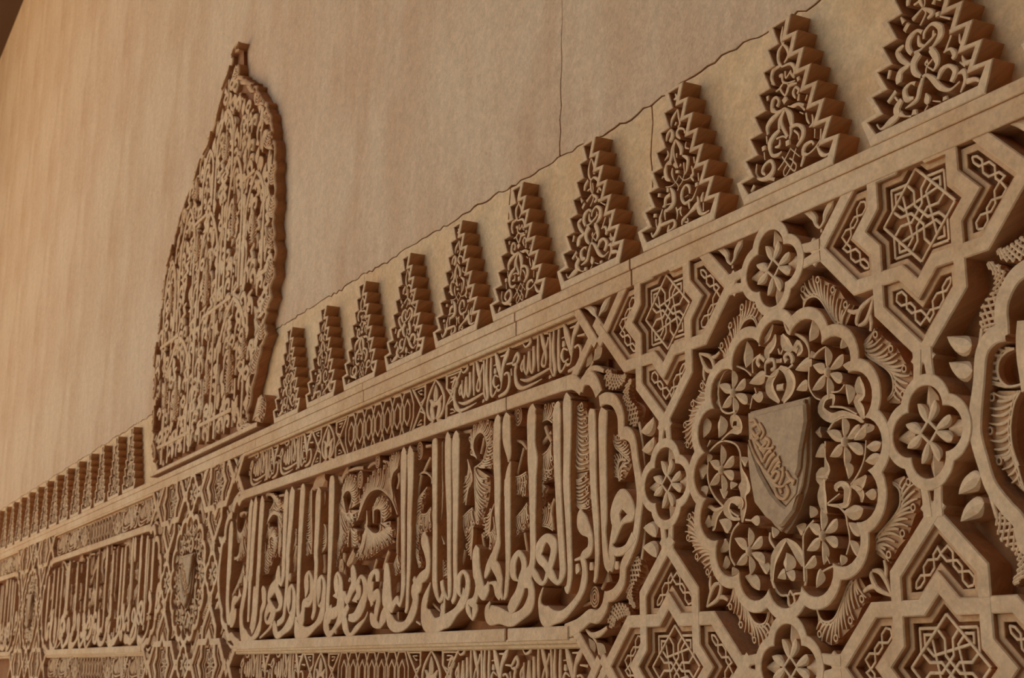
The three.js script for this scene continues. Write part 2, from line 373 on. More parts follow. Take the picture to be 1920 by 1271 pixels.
const MED = [['flower',-388,415,1],
['flower',357,388,1],
['flower',451,35,1],
['flower',263,-391,1],
['flower',-301,-425,1],
['flower',-512,18,1],
['leaf',239,564,33,268,671,33],
['leaf',459,483,27,487,543,27],
['leaf',-268,528,37,-254,670,37],
['leaf',468,400,21,547,374,21],
['leaf',249,467,30,121,443,30],
['leaf',208,360,25,123,341,25],
['leaf',-115,464,26,-249,442,26],
['leaf',-230,368,26,-140,346,26],
['leaf',480,306,27,492,207,27],
['leaf',284,110,24,248,110,24],
['leaf',-506,500,25,-552,478,25],
['leaf',-507,390,21,-563,375,21],
['leaf',-646,330,41,-662,213,41],
['leaf',-501,311,39,-527,194,39],
['leaf',252,514,24,234,484,24],
['stem',17,297,13,72,344,30,88,393,34,53,450,21,2,477,7],
['stem',-9,301,9,-76,370,31,-72,422,27,-7,467,10],
['stem',-26,379,17,26,375,17],
['stem',-115,458,5,-44,440,5,11,481,6,54,459,5,106,475,8],
['stem',-110,463,6,-112,511,8,-92,530,13,-48,527,10,-41,486,13,-69,479,9],
['stem',-115,535,13,-154,566,11,-178,541,14,-157,513,9],
['stem',-214,489,6,-210,553,6,-144,576,6],
['stem',1,524,22,0,504,22],
['stem',7,546,7,-4,577,5],
['stem',16,544,6,39,574,4],
['stem',56,496,17,41,527,11,76,538,11,100,504,17,90,483,8],
['stem',119,535,21,147,569,20,162,538,25,135,520,13],
['stem',-83,540,9,-89,577,27,-38,613,22,-21,656,6],
['stem',103,550,17,54,594,34,31,645,9],
['stem',126,631,7,75,647,9,45,718,6],
['stem',-159,626,5,-84,652,18,-36,712,6],
['stem',126,631,6,199,581,11,228,524,7,225,480,6],
['stem',258,479,8,301,504,6,351,516,4],
['stem',226,440,5,215,347,6,252,285,4,295,262,4],
['stem',-501,499,6,-520,435,7,-500,347,7,-443,313,5,-375,314,5],
['stem',-501,499,6,-449,545,4,-361,555,5],
['stem',-352,553,6,-278,518,4,-233,480,6],
['stem',373,287,5,428,282,4,469,308,5],
['stem',584,124,11,572,168,22,546,214,19,578,240,26,567,285,30,570,327,7],
['stem',575,115,11,525,143,11,443,167,19,364,163,24,296,212,24,324,262,14,387,262,11,375,210,5],
['stem',360,218,5,453,198,5,541,152,4],
['stem',-231,362,5,-253,307,5],
['stem',-209,411,5,-197,380,5],
['stem',336,108,6,419,160,6,525,149,6,582,108,7],
['stem',-504,178,5,-429,209,7,-352,216,28,-358,270,15,-406,278,19,-408,236,6,-380,232,7],
['leaf',597,101,33,593,54,33],
['leaf',516,34,18,611,93,18],
['stem',312,57,6,306,-23,6,314,-77,24,272,-110,40,277,-148,20,269,-200,32,277,-254,24,298,-288,5],
['stem',319,-115,11,240,-106,5],
['leaf',310,30,32,239,-9,32],
['leaf',595,-9,20,690,-6,20],
['leaf',582,-74,23,685,-67,23],
['leaf',448,-62,23,464,-143,23],
['stem',590,23,4,572,-57,5,526,-124,6,470,-170,5],
['stem',470,-170,8,529,-176,30,577,-140,7],
['stem',499,-183,10,541,-219,18,537,-259,6],
['leaf',570,-222,23,642,-230,23],
['stem',469,-180,8,441,-239,23,409,-262,13,301,-246,4],
['stem',433,-249,19,445,-188,23,409,-158,13,370,-169,15,376,-191,5],
['stem',302,-241,4,391,-203,4],
['stem',371,-258,5,421,-300,6,432,-352,5,442,-425,5,414,-490,5],
['leaf',414,-294,21,550,-291,21],
['leaf',448,-344,23,518,-411,23],
['leaf',449,-426,22,499,-506,22],
['leaf',204,-481,18,120,-534,18],
['leaf',384,-488,23,380,-539,23],
['stem',365,-528,5,287,-544,5,230,-561,6],
['stem',275,-486,4,296,-524,4],
['leaf',185,-299,28,181,-240,28],
['leaf',123,-363,29,76,-327,29],
['stem',197,-311,6,123,-363,6,110,-432,6,108,-528,8,107,-597,8],
['stem',-12,-385,7,-57,-414,21,-112,-471,26,-125,-525,13,-137,-584,13],
['stem',-12,-385,7,44,-427,25,83,-473,29,104,-522,12],
['leaf',-14,-542,42,-8,-451,42],
['leaf',-23,-547,24,-84,-571,24],
['leaf',-15,-548,24,50,-578,24],
['leaf',-97,-373,26,-111,-316,26],
['stem',-139,-342,6,-142,-381,9,-101,-428,6],
['leaf',-278,-268,23,-207,-286,23],
['stem',-333,-261,6,-278,-271,4],
['stem',-379,-253,7,-445,-242,12,-490,-191,29,-449,-148,15,-374,-167,28,-376,-202,14],
['stem',-388,-241,7,-443,-213,5,-461,-197,7],
['stem',-625,134,6,-519,174,5,-404,146,5,-359,93,7,-354,10,9,-330,-51,28,-332,-97,51,-344,-136,23,-347,-193,28,-361,-272,7],
['leaf',-298,21,23,-342,67,23],
['leaf',-631,123,22,-634,75,22],
['stem',-638,82,6,-648,-14,7,-603,-103,7,-518,-176,7],
['leaf',-668,0,40,-736,63,40],
['leaf',-642,-93,27,-732,-65,27],
['leaf',-486,-133,23,-532,-81,23],
['leaf',-427,-92,28,-434,-50,28],
['stem',-518,-176,7,-587,-187,12,-636,-165,12,-656,-163,7],
['stem',-518,-182,7,-589,-217,25,-611,-274,20,-622,-279,10],
['leaf',-628,-219,30,-701,-272,30],
['leaf',-468,-315,33,-546,-244,33],
['stem',-389,-270,7,-448,-311,7,-476,-378,7,-475,-441,7,-439,-489,7],
['leaf',-489,-348,29,-560,-410,29],
['leaf',-493,-434,24,-540,-504,24],
['leaf',-440,-495,28,-452,-540,28],
['stem',-423,-536,4,-341,-549,5,-293,-515,6,-300,-475,9],
['leaf',-161,-545,26,-228,-486,26],
['stem',-617,194,7,-649,162,5],
['stem',-129,-463,13,-148,-544,11,-130,-611,10,-81,-654,6,-30,-659,6,-25,-696,10,-9,-710,7,22,-693,10,20,-655,6,79,-647,6,111,-596,9,112,-527,9],
['stem',-22,-659,7,-8,-638,6,11,-660,7],
['leaf',-341,-550,22,-228,-623,22],
['stem',-424,-540,4,-341,-548,6],
['leaf',239,-545,28,201,-632,28],
['stem',350,-531,4,271,-544,5]];
const LETTERS = [['letter',-1635,528,40,-1654,478,52,-1663,337,46,-1662,121,43,-1657,-122,37,-1661,-218,27,-1650,-320,32,-1627,-405,38,-1597,-447,25],
['letter',-1597,-447,25,-1570,-392,31,-1581,-325,28,-1573,-259,19,-1524,-188,50,-1533,-110,53,-1464,-39,60,-1390,-82,54,-1359,-144,37,-1457,-176,18,-1548,-261,25,-1580,-272,25],
['letter',-1575,-325,25,-1519,-346,26,-1420,-330,26,-1334,-264,36],
['letter',-1776,551,30,-1785,499,45,-1780,322,44,-1774,72,38,-1749,-144,35,-1745,-232,29,-1741,-354,27,-1761,-475,22,-1780,-506,13],
['letter',-1925,-54,12,-1925,-92,48,-1902,-149,66,-1831,-211,33,-1814,-260,30,-1833,-314,33,-1907,-347,30,-1888,-420,31,-1899,-502,37,-1965,-588,27,-2135,-684,33,-2260,-701,44,-2378,-688,70,-2443,-622,27,-2443,-569,16,-2399,-508,7],
['letter',-2002,-361,8,-1934,-352,12],
['letter',-1975,-386,20,-1969,-429,30,-1965,-441,23],
['letter',-1808,-387,18,-1808,-425,26,-1808,-435,16],
['letter',-1523,-399,17,-1524,-435,27,-1524,-447,15],
['letter',-2061,689,32,-2083,642,55,-2085,436,50,-2098,223,44,-2100,114,44,-2082,-120,36,-2069,-329,31,-2065,-421,31,-2076,-492,28,-2102,-537,26,-2128,-520,10],
['letter',-2186,664,16,-2217,604,51,-2219,401,48,-2210,183,43,-2205,105,40,-2186,-111,40,-2162,-323,39,-2158,-428,39,-2216,-489,16,-2296,-436,37,-2387,-361,33,-2455,-314,39,-2447,-250,50,-2364,-197,29,-2273,-242,46,-2273,-305,40,-2333,-407,32,-2409,-483,15,-2498,-435,33,-2542,-384,22,-2576,-339,11],
['letter',-2513,690,29,-2553,635,61,-2559,448,55,-2542,333,69,-2542,222,54,-2542,142,51,-2542,-79,40,-2537,-271,39,-2554,-362,39,-2599,-414,51,-2667,-448,52,-2588,-472,40,-2559,-538,45,-2587,-612,54,-2690,-668,38,-2841,-701,46,-3010,-669,56,-3146,-660,69,-3184,-619,38,-3141,-569,8],
['letter',-2691,-441,35,-2749,-447,8,-2808,-402,41,-2808,-324,41,-2738,-268,22,-2668,-322,35,-2662,-388,40,-2702,-435,35,-2691,-467,52,-2737,-541,52,-2818,-604,53,-2871,-640,36],
['letter',-2886,696,37,-2912,644,59,-2911,527,59,-2880,417,37,-2883,360,9],
['letter',-2851,362,9,-2879,302,31,-2896,206,46,-2896,181,46,-2892,-48,42,-2886,-275,36,-2891,-414,30,-2897,-423,30,-2914,-522,27,-2944,-563,11],
['letter',-3019,704,25,-3050,648,54,-3060,459,54,-3045,252,49,-3044,168,47,-3042,-6,37,-3028,-117,25,-3034,-185,37,-3083,-256,44,-3101,-312,44,-3038,-367,49,-3000,-431,37,-2994,-424,34,-2993,-513,24,-2962,-565,12],
['letter',-3114,-242,13,-3139,-286,32,-3176,-336,38,-3213,-385,26,-3226,-408,9],
['letter',-3174,-446,6,-3111,-446,14,-3061,-471,37,-3036,-517,37,-2999,-558,18],
['letter',-3340,-180,33,-3365,-231,56,-3364,-301,59,-3349,-378,59,-3349,-359,56,-3302,-460,58,-3250,-508,51,-3193,-476,38,-3174,-431,13],
['letter',-3354,-457,20,-3359,-515,33,-3404,-565,39,-3484,-562,20,-3489,-609,33,-3415,-680,12,-3377,-612,46,-3358,-573,26],
['letter',-3539,-478,40,-3593,-517,9,-3642,-467,34,-3637,-384,34,-3570,-343,15,-3501,-397,34,-3499,-468,40,-3565,-547,51,-3672,-614,36,-3795,-670,54,-3891,-687,54,-4049,-713,61,-4185,-661,90,-4234,-579,53,-4207,-505,45,-4121,-391,7],
['letter',-3688,688,28,-3715,635,61,-3718,485,61,-3712,297,53,-3710,208,49,-3708,-98,39,-3701,-341,35,-3693,-381,35,-3703,-500,33,-3750,-552,21],
['letter',-3829,693,29,-3849,642,55,-3840,369,51,-3818,117,42,-3813,-34,36,-3805,-279,33,-3792,-461,32,-3811,-524,12,-3876,-488,21,-3914,-444,29,-3930,-388,29],
['letter',-4089,695,23,-4087,643,49,-4075,333,45,-4065,77,39,-4059,-14,41,-4055,-264,41,-4043,-419,41,-3976,-529,18,-3912,-499,29,-3906,-456,22],
['letter',-3869,-494,10,-3881,-566,21,-3907,-638,43,-3891,-699,43],
['letter',-4251,-4,23,-4249,-62,62,-4199,-148,53,-4172,-244,38,-4199,-318,46,-4305,-350,46,-4381,-384,39,-4438,-343,24],
['letter',-4305,-344,31,-4318,-412,39,-4410,-433,63,-4391,-510,55,-4448,-609,55,-4587,-694,35,-4765,-703,45,-4885,-648,59,-4907,-576,25,-4892,-537,17],
['letter',-4367,-674,8,-4289,-698,8],
['letter',-4520,682,33,-4539,632,61,-4533,384,53,-4541,120,42,-4534,-7,42,-4534,-235,36,-4545,-427,30,-4554,-555,29,-4584,-596,16],
['letter',-4643,687,33,-4671,635,60,-4670,399,52,-4665,165,43,-4656,3,41,-4644,-228,38,-4635,-391,41,-4685,-531,19,-4752,-496,33,-4809,-520,33,-4857,-551,42,-4896,-477,42,-4955,-342,69,-4970,-241,52,-4964,-195,26],
['letter',-4989,-341,43,-4981,-474,69,-4943,-541,51,-5023,-625,60,-5105,-689,23,-5232,-639,53,-5289,-584,18],
['letter',-5155,-332,35,-5159,-278,44,-5223,-247,21,-5310,-297,45,-5321,-385,54,-5280,-455,45,-5157,-433,44,-5127,-488,44,-5166,-567,44,-5178,-647,26],
['letter',-5253,-327,18,-5281,-448,36,-5258,-524,27],
['letter',-5594,-442,47,-5687,-463,9,-5558,-416,47,-5583,-338,47,-5523,-272,17,-5425,-339,46,-5418,-429,55,-5494,-522,65,-5638,-601,45,-5771,-604,29],
['letter',-5344,-568,11,-5413,-627,14,-5592,-698,31,-5741,-752,21,-5845,-673,58,-5872,-581,49,-5782,-499,29],
['letter',-5730,-176,29,-5696,-234,58,-5670,-320,57,-5733,-374,48,-5823,-454,39,-5896,-395,30],
['letter',-5787,-300,19,-5770,-273,7,-5719,-304,19],
['letter',-6045,-403,40,-6146,-406,7,-6086,-416,9,-6071,-359,51,-6099,-271,51,-6064,-215,15,-5986,-291,40,-5986,-406,60,-6035,-526,50,-6174,-557,51,-6240,-512,21],
['letter',-5910,-374,20,-5919,-494,40,-5951,-578,60,-6063,-668,32,-6219,-736,32,-6309,-662,63,-6336,-596,31,-6310,-539,21],
['letter',-6279,668,32,-6279,595,66,-6269,270,63,-6266,-29,50,-6268,-115,46,-6278,-335,42,-6285,-481,42,-6253,-598,46,-6195,-557,31,-6212,-484,21],
['letter',-6433,-468,43,-6518,-473,9,-6519,-361,54,-6517,-272,54,-6458,-223,15,-6386,-301,42,-6396,-418,53,-6425,-550,64,-6565,-642,33,-6822,-711,53,-7027,-699,92,-7094,-621,47,-7090,-560,35],
['letter',-6583,587,33,-6620,510,67,-6620,301,61,-6632,-4,50,-6612,-93,46,-6621,-319,44,-6623,-506,44,-6680,-587,26],
['letter',-6745,-397,45,-6856,-400,8,-6844,-309,57,-6854,-217,57,-6792,-166,15,-6716,-254,45,-6703,-376,55,-6761,-457,23,-6897,-444,45,-6922,-519,46,-6935,-602,46,-7018,-577,46],
['letter',-7047,682,24,-7051,610,65,-7067,341,61,-7077,27,49,-7078,-65,47,-7074,-298,42,-7068,-453,42,-7045,-546,42,-6993,-601,34],
['letter',-7213,-510,47,-7307,-515,8,-7332,-412,60,-7321,-310,48,-7254,-266,16,-7184,-356,47,-7181,-480,59,-7250,-594,71,-7432,-676,39,-7623,-720,36,-7707,-654,63,-7742,-582,25],
['letter',-7319,668,49,-7358,587,74,-7368,368,64,-7414,50,52,-7402,-44,49,-7409,-283,42,-7437,-440,39,-7471,-557,37,-7638,-608,30],
['letter',-7490,662,38,-7524,596,65,-7530,383,58,-7525,57,50,-7526,-37,50,-7523,-157,50,-7573,-243,16,-7643,-191,50,-7738,-235,64,-7883,-293,65,-7924,-373,39,-7809,-459,38,-7655,-480,16,-7564,-411,62,-7678,-303,51,-7760,-258,38],
['letter',-7661,-53,25,-7675,-133,63,-7714,-220,51],
['letter',-7707,-462,25,-7799,-532,64,-7945,-593,20,-8006,-534,39,-7939,-454,52,-7863,-441,52,-7804,-499,38],
['letter',-8154,-240,27,-8090,-309,67,-8077,-400,53,-8147,-472,40,-8160,-563,40,-8226,-660,54,-8431,-747,29,-8658,-727,85,-8773,-632,58,-8813,-477,58,-8774,-358,58,-8724,-222,58,-8773,-98,29],
['letter',-7792,-588,38,-7885,-651,20,-8162,-735,12],
['letter',-8245,675,41,-8276,605,69,-8297,280,62,-8302,-59,55,-8313,-72,55,-8317,-325,49,-8347,-574,41,-8442,-672,33],
['letter',-8452,674,42,-8498,609,64,-8536,213,60,-8547,-88,54,-8565,-58,51,-8568,-314,42,-8570,-569,28],
['letter',-8608,682,43,-8663,572,58,-8665,222,52,-8675,-81,43,-8680,-52,37,-8695,-223,43],
['letter',-8415,-219,28,-8383,-339,69,-8388,-490,69,-8445,-655,69],
['letter',-9309,524,31,-9324,434,72,-9327,180,69,-9318,-45,62,-9339,76,62,-9339,-193,56,-9323,-372,56,-9250,-525,61,-9139,-467,60,-9100,-345,60,-8956,-316,22,-8879,-250,59],
['letter',-9154,-378,30,-9112,-450,60,-9139,-554,60,-9043,-504,45,-9028,-418,30]];
const FEA = [['sp',-2051,623,1,-2040,491,1,-2033,373,1,-2066,262,1,-2111,190,1],
['ed',-1973,636,1,-1909,484,1,-1899,374,1,-1895,265,1,-1908,191,1],
['sp',-2111,184,1,-2106,113,1,-2094,60,1,-2058,-7,1,-1949,-80,1],
['ed',-1914,186,1,-1904,115,1,-1899,40,1,-1894,-23,1,-1889,-74,1],
['sp',-1631,389,1,-1602,301,1,-1558,264,1,-1481,212,1,-1438,182,1],
['ed',-1589,355,1,-1522,321,1,-1457,293,1,-1436,254,1,-1427,205,1],
['sp',-1546,77,1,-1572,150,1,-1559,197,1,-1526,205,1,-1482,194,1],
['ed',-1607,106,1,-1645,171,1,-1632,219,1,-1586,256,1,-1525,236,1],
['sp',-1546,77,1,-1539,146,1,-1516,168,1,-1493,189,1],
['ed',-1518,83,1,-1473,126,1,-1439,158,1,-1438,194,1],
['sp',-3447,460,1,-3503,535,1,-3491,613,1,-3397,649,1,-3316,595,1,-3295,519,1,-3340,452,1],
['ed',-3543,491,1,-3570,593,1,-3571,656,1,-3493,719,1,-3292,719,1,-3212,677,1,-3211,574,1],
['sp',-3289,554,1,-3314,467,1,-3393,422,1,-3486,403,1],
['ed',-3211,567,1,-3203,482,1,-3203,422,1,-3221,359,1],
['sp',-3500,405,1,-3498,338,1,-3497,276,1,-3496,250,1,-3480,127,1,-3464,-7,1],
['ed',-3298,312,1,-3284,250,1,-3296,180,1,-3321,123,1,-3385,39,1,-3451,-20,1],
['sp',-3590,472,1,-3526,371,1,-3511,308,1,-3552,286,1,-3591,211,1,-3610,139,1],
['ed',-3594,330,1,-3648,306,1,-3704,281,1,-3717,255,1,-3701,192,1,-3672,152,1],
['sp',-3507,111,1,-3588,89,1,-3643,69,1,-3711,45,1],
['ed',-3464,-7,1,-3517,-39,1,-3585,-57,1,-3681,-62,1],
['sp',-3532,23,1,-3504,-52,1,-3521,-170,1,-3533,-259,1],
['ed',-3640,-53,1,-3624,-115,1,-3616,-182,1,-3560,-246,1],
['sp',-2507,451,1,-2535,517,1,-2507,581,1,-2427,591,1,-2366,559,1],
['ed',-2530,482,1,-2552,565,1,-2523,657,1,-2415,702,1,-2315,680,1],
['sp',-2356,424,1,-2406,381,1,-2485,358,1,-2553,355,1],
['ed',-2357,341,1,-2363,259,1,-2419,194,1,-2542,259,1],
['sp',-2559,351,1,-2553,282,1,-2531,196,1,-2486,161,1,-2486,111,1],
['ed',-2352,258,1,-2363,204,1,-2497,170,1,-2441,134,1,-2475,104,1],
['sp',-2565,186,1,-2554,118,1,-2554,35,1],
['ed',-2486,128,1,-2486,50,1,-2543,-33,1],
['sp',-2560,-70,1,-2520,-101,1,-2432,-119,1,-2361,-147,1],
['ed',-2509,-30,1,-2464,26,1,-2409,37,1,-2376,-37,1],
['sp',-2882,259,1,-2798,255,1,-2698,272,1],
['ed',-2882,213,1,-2798,164,1,-2727,139,1],
['sp',-2692,65,1,-2750,26,1,-2821,-7,1,-2893,-57,1,-2892,-216,1],
['ed',-2680,-20,1,-2703,-96,1,-2762,-113,1,-2832,-141,1,-2880,-217,1],
['sp',-2703,214,1,-2751,208,1,-2810,220,1,-2882,251,1],
['ed',-2715,152,1,-2762,112,1,-2846,144,1,-2894,207,1],
['sp',-3186,109,1,-3229,43,1,-3241,-27,1,-3253,-96,1],
['ed',-3217,65,1,-3320,33,1,-3371,-39,1,-3343,-124,1],
['sp',-3253,-96,1,-3202,-89,1,-3164,-57,1,-3178,15,1],
['ed',-3251,-207,1,-3162,-196,1,-3138,-140,1,-3152,-58,1],
['sp',-5725,222,1,-5592,361,1,-5466,434,1,-5284,443,1,-5120,390,1,-4975,306,1,-4866,186,1],
['ed',-5718,258,1,-5654,425,1,-5549,544,1,-5386,611,1,-5205,617,1,-5100,646,1,-5018,441,1],
['sp',-5002,315,1,-5018,441,1,-4989,535,1,-4888,578,1],
['ed',-5082,637,1,-5068,691,1,-4999,710,1,-4844,703,1],
['sp',-5383,164,1,-5399,257,1,-5327,282,1,-5236,255,1,-5220,149,1],
['ed',-5418,273,1,-5368,346,1,-5226,380,1,-5079,296,1,-5056,204,1],
['sp',-5511,282,1,-5485,173,1,-5501,143,1,-5350,74,1,-5224,78,1,-5210,139,1],
['ed',-5522,176,1,-5588,44,1,-5748,-102,1,-5519,-124,1,-5162,-58,1,-4939,-27,1],
['sp',-5206,76,1,-5136,84,1,-5102,109,1,-5211,153,1],
['ed',-4958,9,1,-4944,69,1,-5033,110,1,-5053,153,1],
['sp',-6018,323,1,-6108,428,1,-6053,497,1,-5953,501,1,-5887,428,1,-5939,337,1],
['ed',-6147,402,1,-6138,536,1,-6005,641,1,-5864,624,1,-5758,524,1,-5747,377,1],
['sp',-5939,330,1,-5996,298,1,-6161,336,1,-6163,125,1,-6236,19,1,-6280,-170,1],
['ed',-5760,305,1,-5794,236,1,-5926,172,1,-6036,64,1,-6131,-10,1,-6219,-159,1],
['sp',-5866,167,1,-5841,99,1,-5823,-3,1],
['ed',-5728,134,1,-5694,66,1,-5680,8,1],
['sp',-5896,169,1,-5920,106,1,-5932,5,1],
['ed',-5887,176,1,-5969,102,1,-5963,22,1],
['sp',-4505,21,1,-4513,186,1,-4461,280,1,-4307,349,1],
['ed',-4373,56,1,-4417,164,1,-4397,254,1,-4323,344,1],
['sp',-4239,186,1,-4330,143,1,-4439,140,1,-4481,19,1],
['ed',-4226,43,1,-4293,4,1,-4401,0,1,-4465,12,1],
['sp',-4023,664,1,-4023,458,1,-4002,264,1,-4025,76,1,-4067,21,1,-3960,-119,1],
['ed',-4090,648,1,-4098,467,1,-4083,260,1,-4084,82,1,-4089,17,1,-4077,-110,1],
['sp',-4516,92,1,-4481,24,1,-4524,-77,1,-4421,-265,1],
['ed',-4436,72,1,-4417,5,1,-4460,-95,1,-4382,-261,1],
['sp',-4849,-127,1,-4896,-177,1,-4975,-273,1],
['ed',-4819,-202,1,-4824,-275,1,-4906,-297,1],
['sp',-4024,-375,1,-4012,-302,1,-4014,-227,1],
['ed',-3930,-356,1,-3954,-281,1,-3992,-235,1],
['sp',-4777,-670,1,-4788,-624,1,-4790,-585,1],
['ed',-4869,-661,1,-4871,-615,1,-4823,-584,1],
['sp',-8210,575,1,-8279,686,1,-8118,686,1,-8003,614,1,-8099,547,1],
['ed',-8296,609,1,-8309,706,1,-8067,698,1,-7793,593,1,-7754,489,1],
['sp',-8213,404,1,-8088,470,1,-7985,485,1,-7851,448,1,-7741,388,1],
['ed',-8153,552,1,-7991,528,1,-7858,499,1,-7778,474,1,-7722,436,1],
['sp',-8182,376,1,-8129,185,1,-8246,66,1,-8315,-107,1],
['ed',-8072,349,1,-7943,171,1,-8028,27,1,-8169,-98,1],
['sp',-8044,145,1,-8093,216,1,-8034,262,1,-7951,230,1,-7953,147,1],
['ed',-8122,134,1,-8114,268,1,-7995,360,1,-7820,212,1,-7925,37,1],
['sp',-7739,371,1,-7851,448,1,-7799,243,1,-7803,78,1],
['ed',-7707,319,1,-7739,371,1,-7711,154,1,-7770,27,1],
['sp',-6903,614,1,-6892,407,1,-6856,169,1,-6862,14,1],
['ed',-7010,545,1,-7073,376,1,-7041,199,1,-6965,131,1],
['sp',-6965,131,1,-7099,93,1,-7111,-8,1,-7139,-171,1],
['ed',-6839,13,1,-6929,11,1,-7040,-21,1,-7046,-169,1],
['sp',-7293,550,1,-7353,451,1,-7364,338,1],
['ed',-7292,542,1,-7407,497,1,-7409,407,1],
['sp',-7385,308,1,-7300,204,1,-7358,80,1],
['ed',-7286,283,1,-7291,123,1,-7434,110,1],
['sp',-6601,271,1,-6498,217,1,-6483,64,1,-6616,-10,1],
['ed',-6620,242,1,-6629,120,1,-6632,37,1,-6639,-1,1],
['sp',-9245,612,1,-9248,449,1,-9086,381,1,-8930,511,1],
['ed',-9332,584,1,-9329,382,1,-9066,254,1,-8865,283,1],
['sp',-8961,335,1,-9066,254,1,-9108,150,1,-9312,100,1],
['ed',-8873,151,1,-8986,124,1,-9159,90,1,-9357,184,1],
['sp',-8913,34,1,-9012,-75,1,-9143,-183,1,-9335,-299,1],
['ed',-8869,-57,1,-8971,-148,1,-9082,-195,1,-9301,-319,1],
['sp',-8346,201,1,-8240,219,1,-8227,124,1,-8306,113,1],
['ed',-8309,130,1,-8257,143,1,-8225,107,1,-8277,94,1]];
const THIN = [['st',-3711,692,13,-3557,682,16],
['st',-3359,601,17,-3378,555,16,-3410,492,13],
['st',-2881,515,9,-2784,484,12,-2713,428,11],
['st',-2754,445,12,-2796,370,13,-2843,284,12],
['st',-2459,546,17,-2426,490,17,-2376,433,13],
['st',-2386,501,14,-2426,484,15,-2505,445,17,-2533,424,11],
['st',-2904,297,8,-2831,274,7],
['st',-2747,-131,13,-2718,-228,14,-2683,-319,11],
['st',-2879,171,8,-2903,98,7,-2920,-3,6],
['st',-3640,-180,18,-3659,-239,17,-3691,-309,11],
['st',-3380,-86,11,-3338,-219,16,-3311,-279,10],
['st',-2346,58,14,-2390,-14,16,-2369,-146,16],
['st',-2576,-549,6,-2487,-507,8],
['st',-3193,-515,15,-3230,-553,15],
['st',-6275,658,21,-6115,602,25],
['st',-6278,567,25,-6160,637,27,-6053,700,37,-6029,659,20],
['st',-6246,442,17,-6156,358,25,-6029,305,24],
['st',-6244,307,21,-6178,383,21],
['st',-5980,680,11,-5822,683,15,-5646,665,15],
['st',-5531,651,11,-5440,675,15,-5329,669,11],
['st',-5220,669,11,-5112,641,14],
['st',-4528,450,8,-4394,477,10,-4259,422,8,-4242,368,11],
['st',-4386,483,16,-4326,535,17,-4266,580,12],
['st',-4433,462,19,-4475,348,16,-4524,188,18,-4516,9,18],
['st',-4347,674,13,-4238,668,10],
['st',-4108,664,13,-4034,669,16],
['st',-4896,524,21,-4876,467,19,-4915,403,12],
['st',-4876,167,20,-4872,86,19,-4883,-10,17,-4877,-125,17],
['st',-6050,-38,20,-6041,-140,22,-5999,-288,20,-5971,-383,14],
['st',-5951,-146,30,-5877,-93,59,-5803,-40,39],
['st',-5302,-137,18,-5368,-223,18],
['st',-5050,-86,23,-5131,-183,23,-5193,-315,23,-5248,-408,18],
['st',-4968,-313,17,-4904,-383,42,-4859,-438,17],
['st',-4237,-509,9,-4145,-562,11,-4041,-608,6],
['st',-5621,-676,7,-5496,-610,10],
['st',-8237,466,19,-8181,359,19,-8285,239,27],
['st',-7057,631,8,-6937,586,8],
['st',-6894,613,28,-6853,656,69,-6744,691,113,-6591,704,44],
['st',-7055,510,16,-6960,588,23,-6896,629,16],
['st',-7293,124,36,-7358,-32,31,-7415,-164,24],
['st',-6563,-21,22,-6528,-159,22,-6582,-154,33],
['st',-6041,-42,20,-6034,-122,20],
['st',-9166,587,31,-9019,600,11,-8925,565,30],
['st',-7867,656,13,-7713,648,13],
['st',-7368,661,11,-7224,661,11],
['st',-7410,-202,19,-7349,-109,24,-7316,16,24],
['st',-2032,-639,8,-1964,-631,12,-1884,-617,10],
['st',-1778,-547,13,-1738,-501,15,-1698,-450,11],
['st',-1712,-469,23,-1706,-510,28],
['spiral',-2821,676,54],
['spiral',-4449,651,56],
['spiral',-5687,567,58],
['spiral',-5308,680,46],
['spiral',-6070,-161,50],
['spiral',-6582,501,55],
['spiral',-6072,-154,50],
['spiral',-1844,-591,49],
['dot',-3915,-587,21],
['dot',-3933,-581,29],
['dot',-8604,-123,51],
['dot',-7340,-181,36],
['dot',-6961,-547,45],
['dot',-6089,-695,36],
['dot',-6267,-586,37],
['dot',-7837,-546,38]];
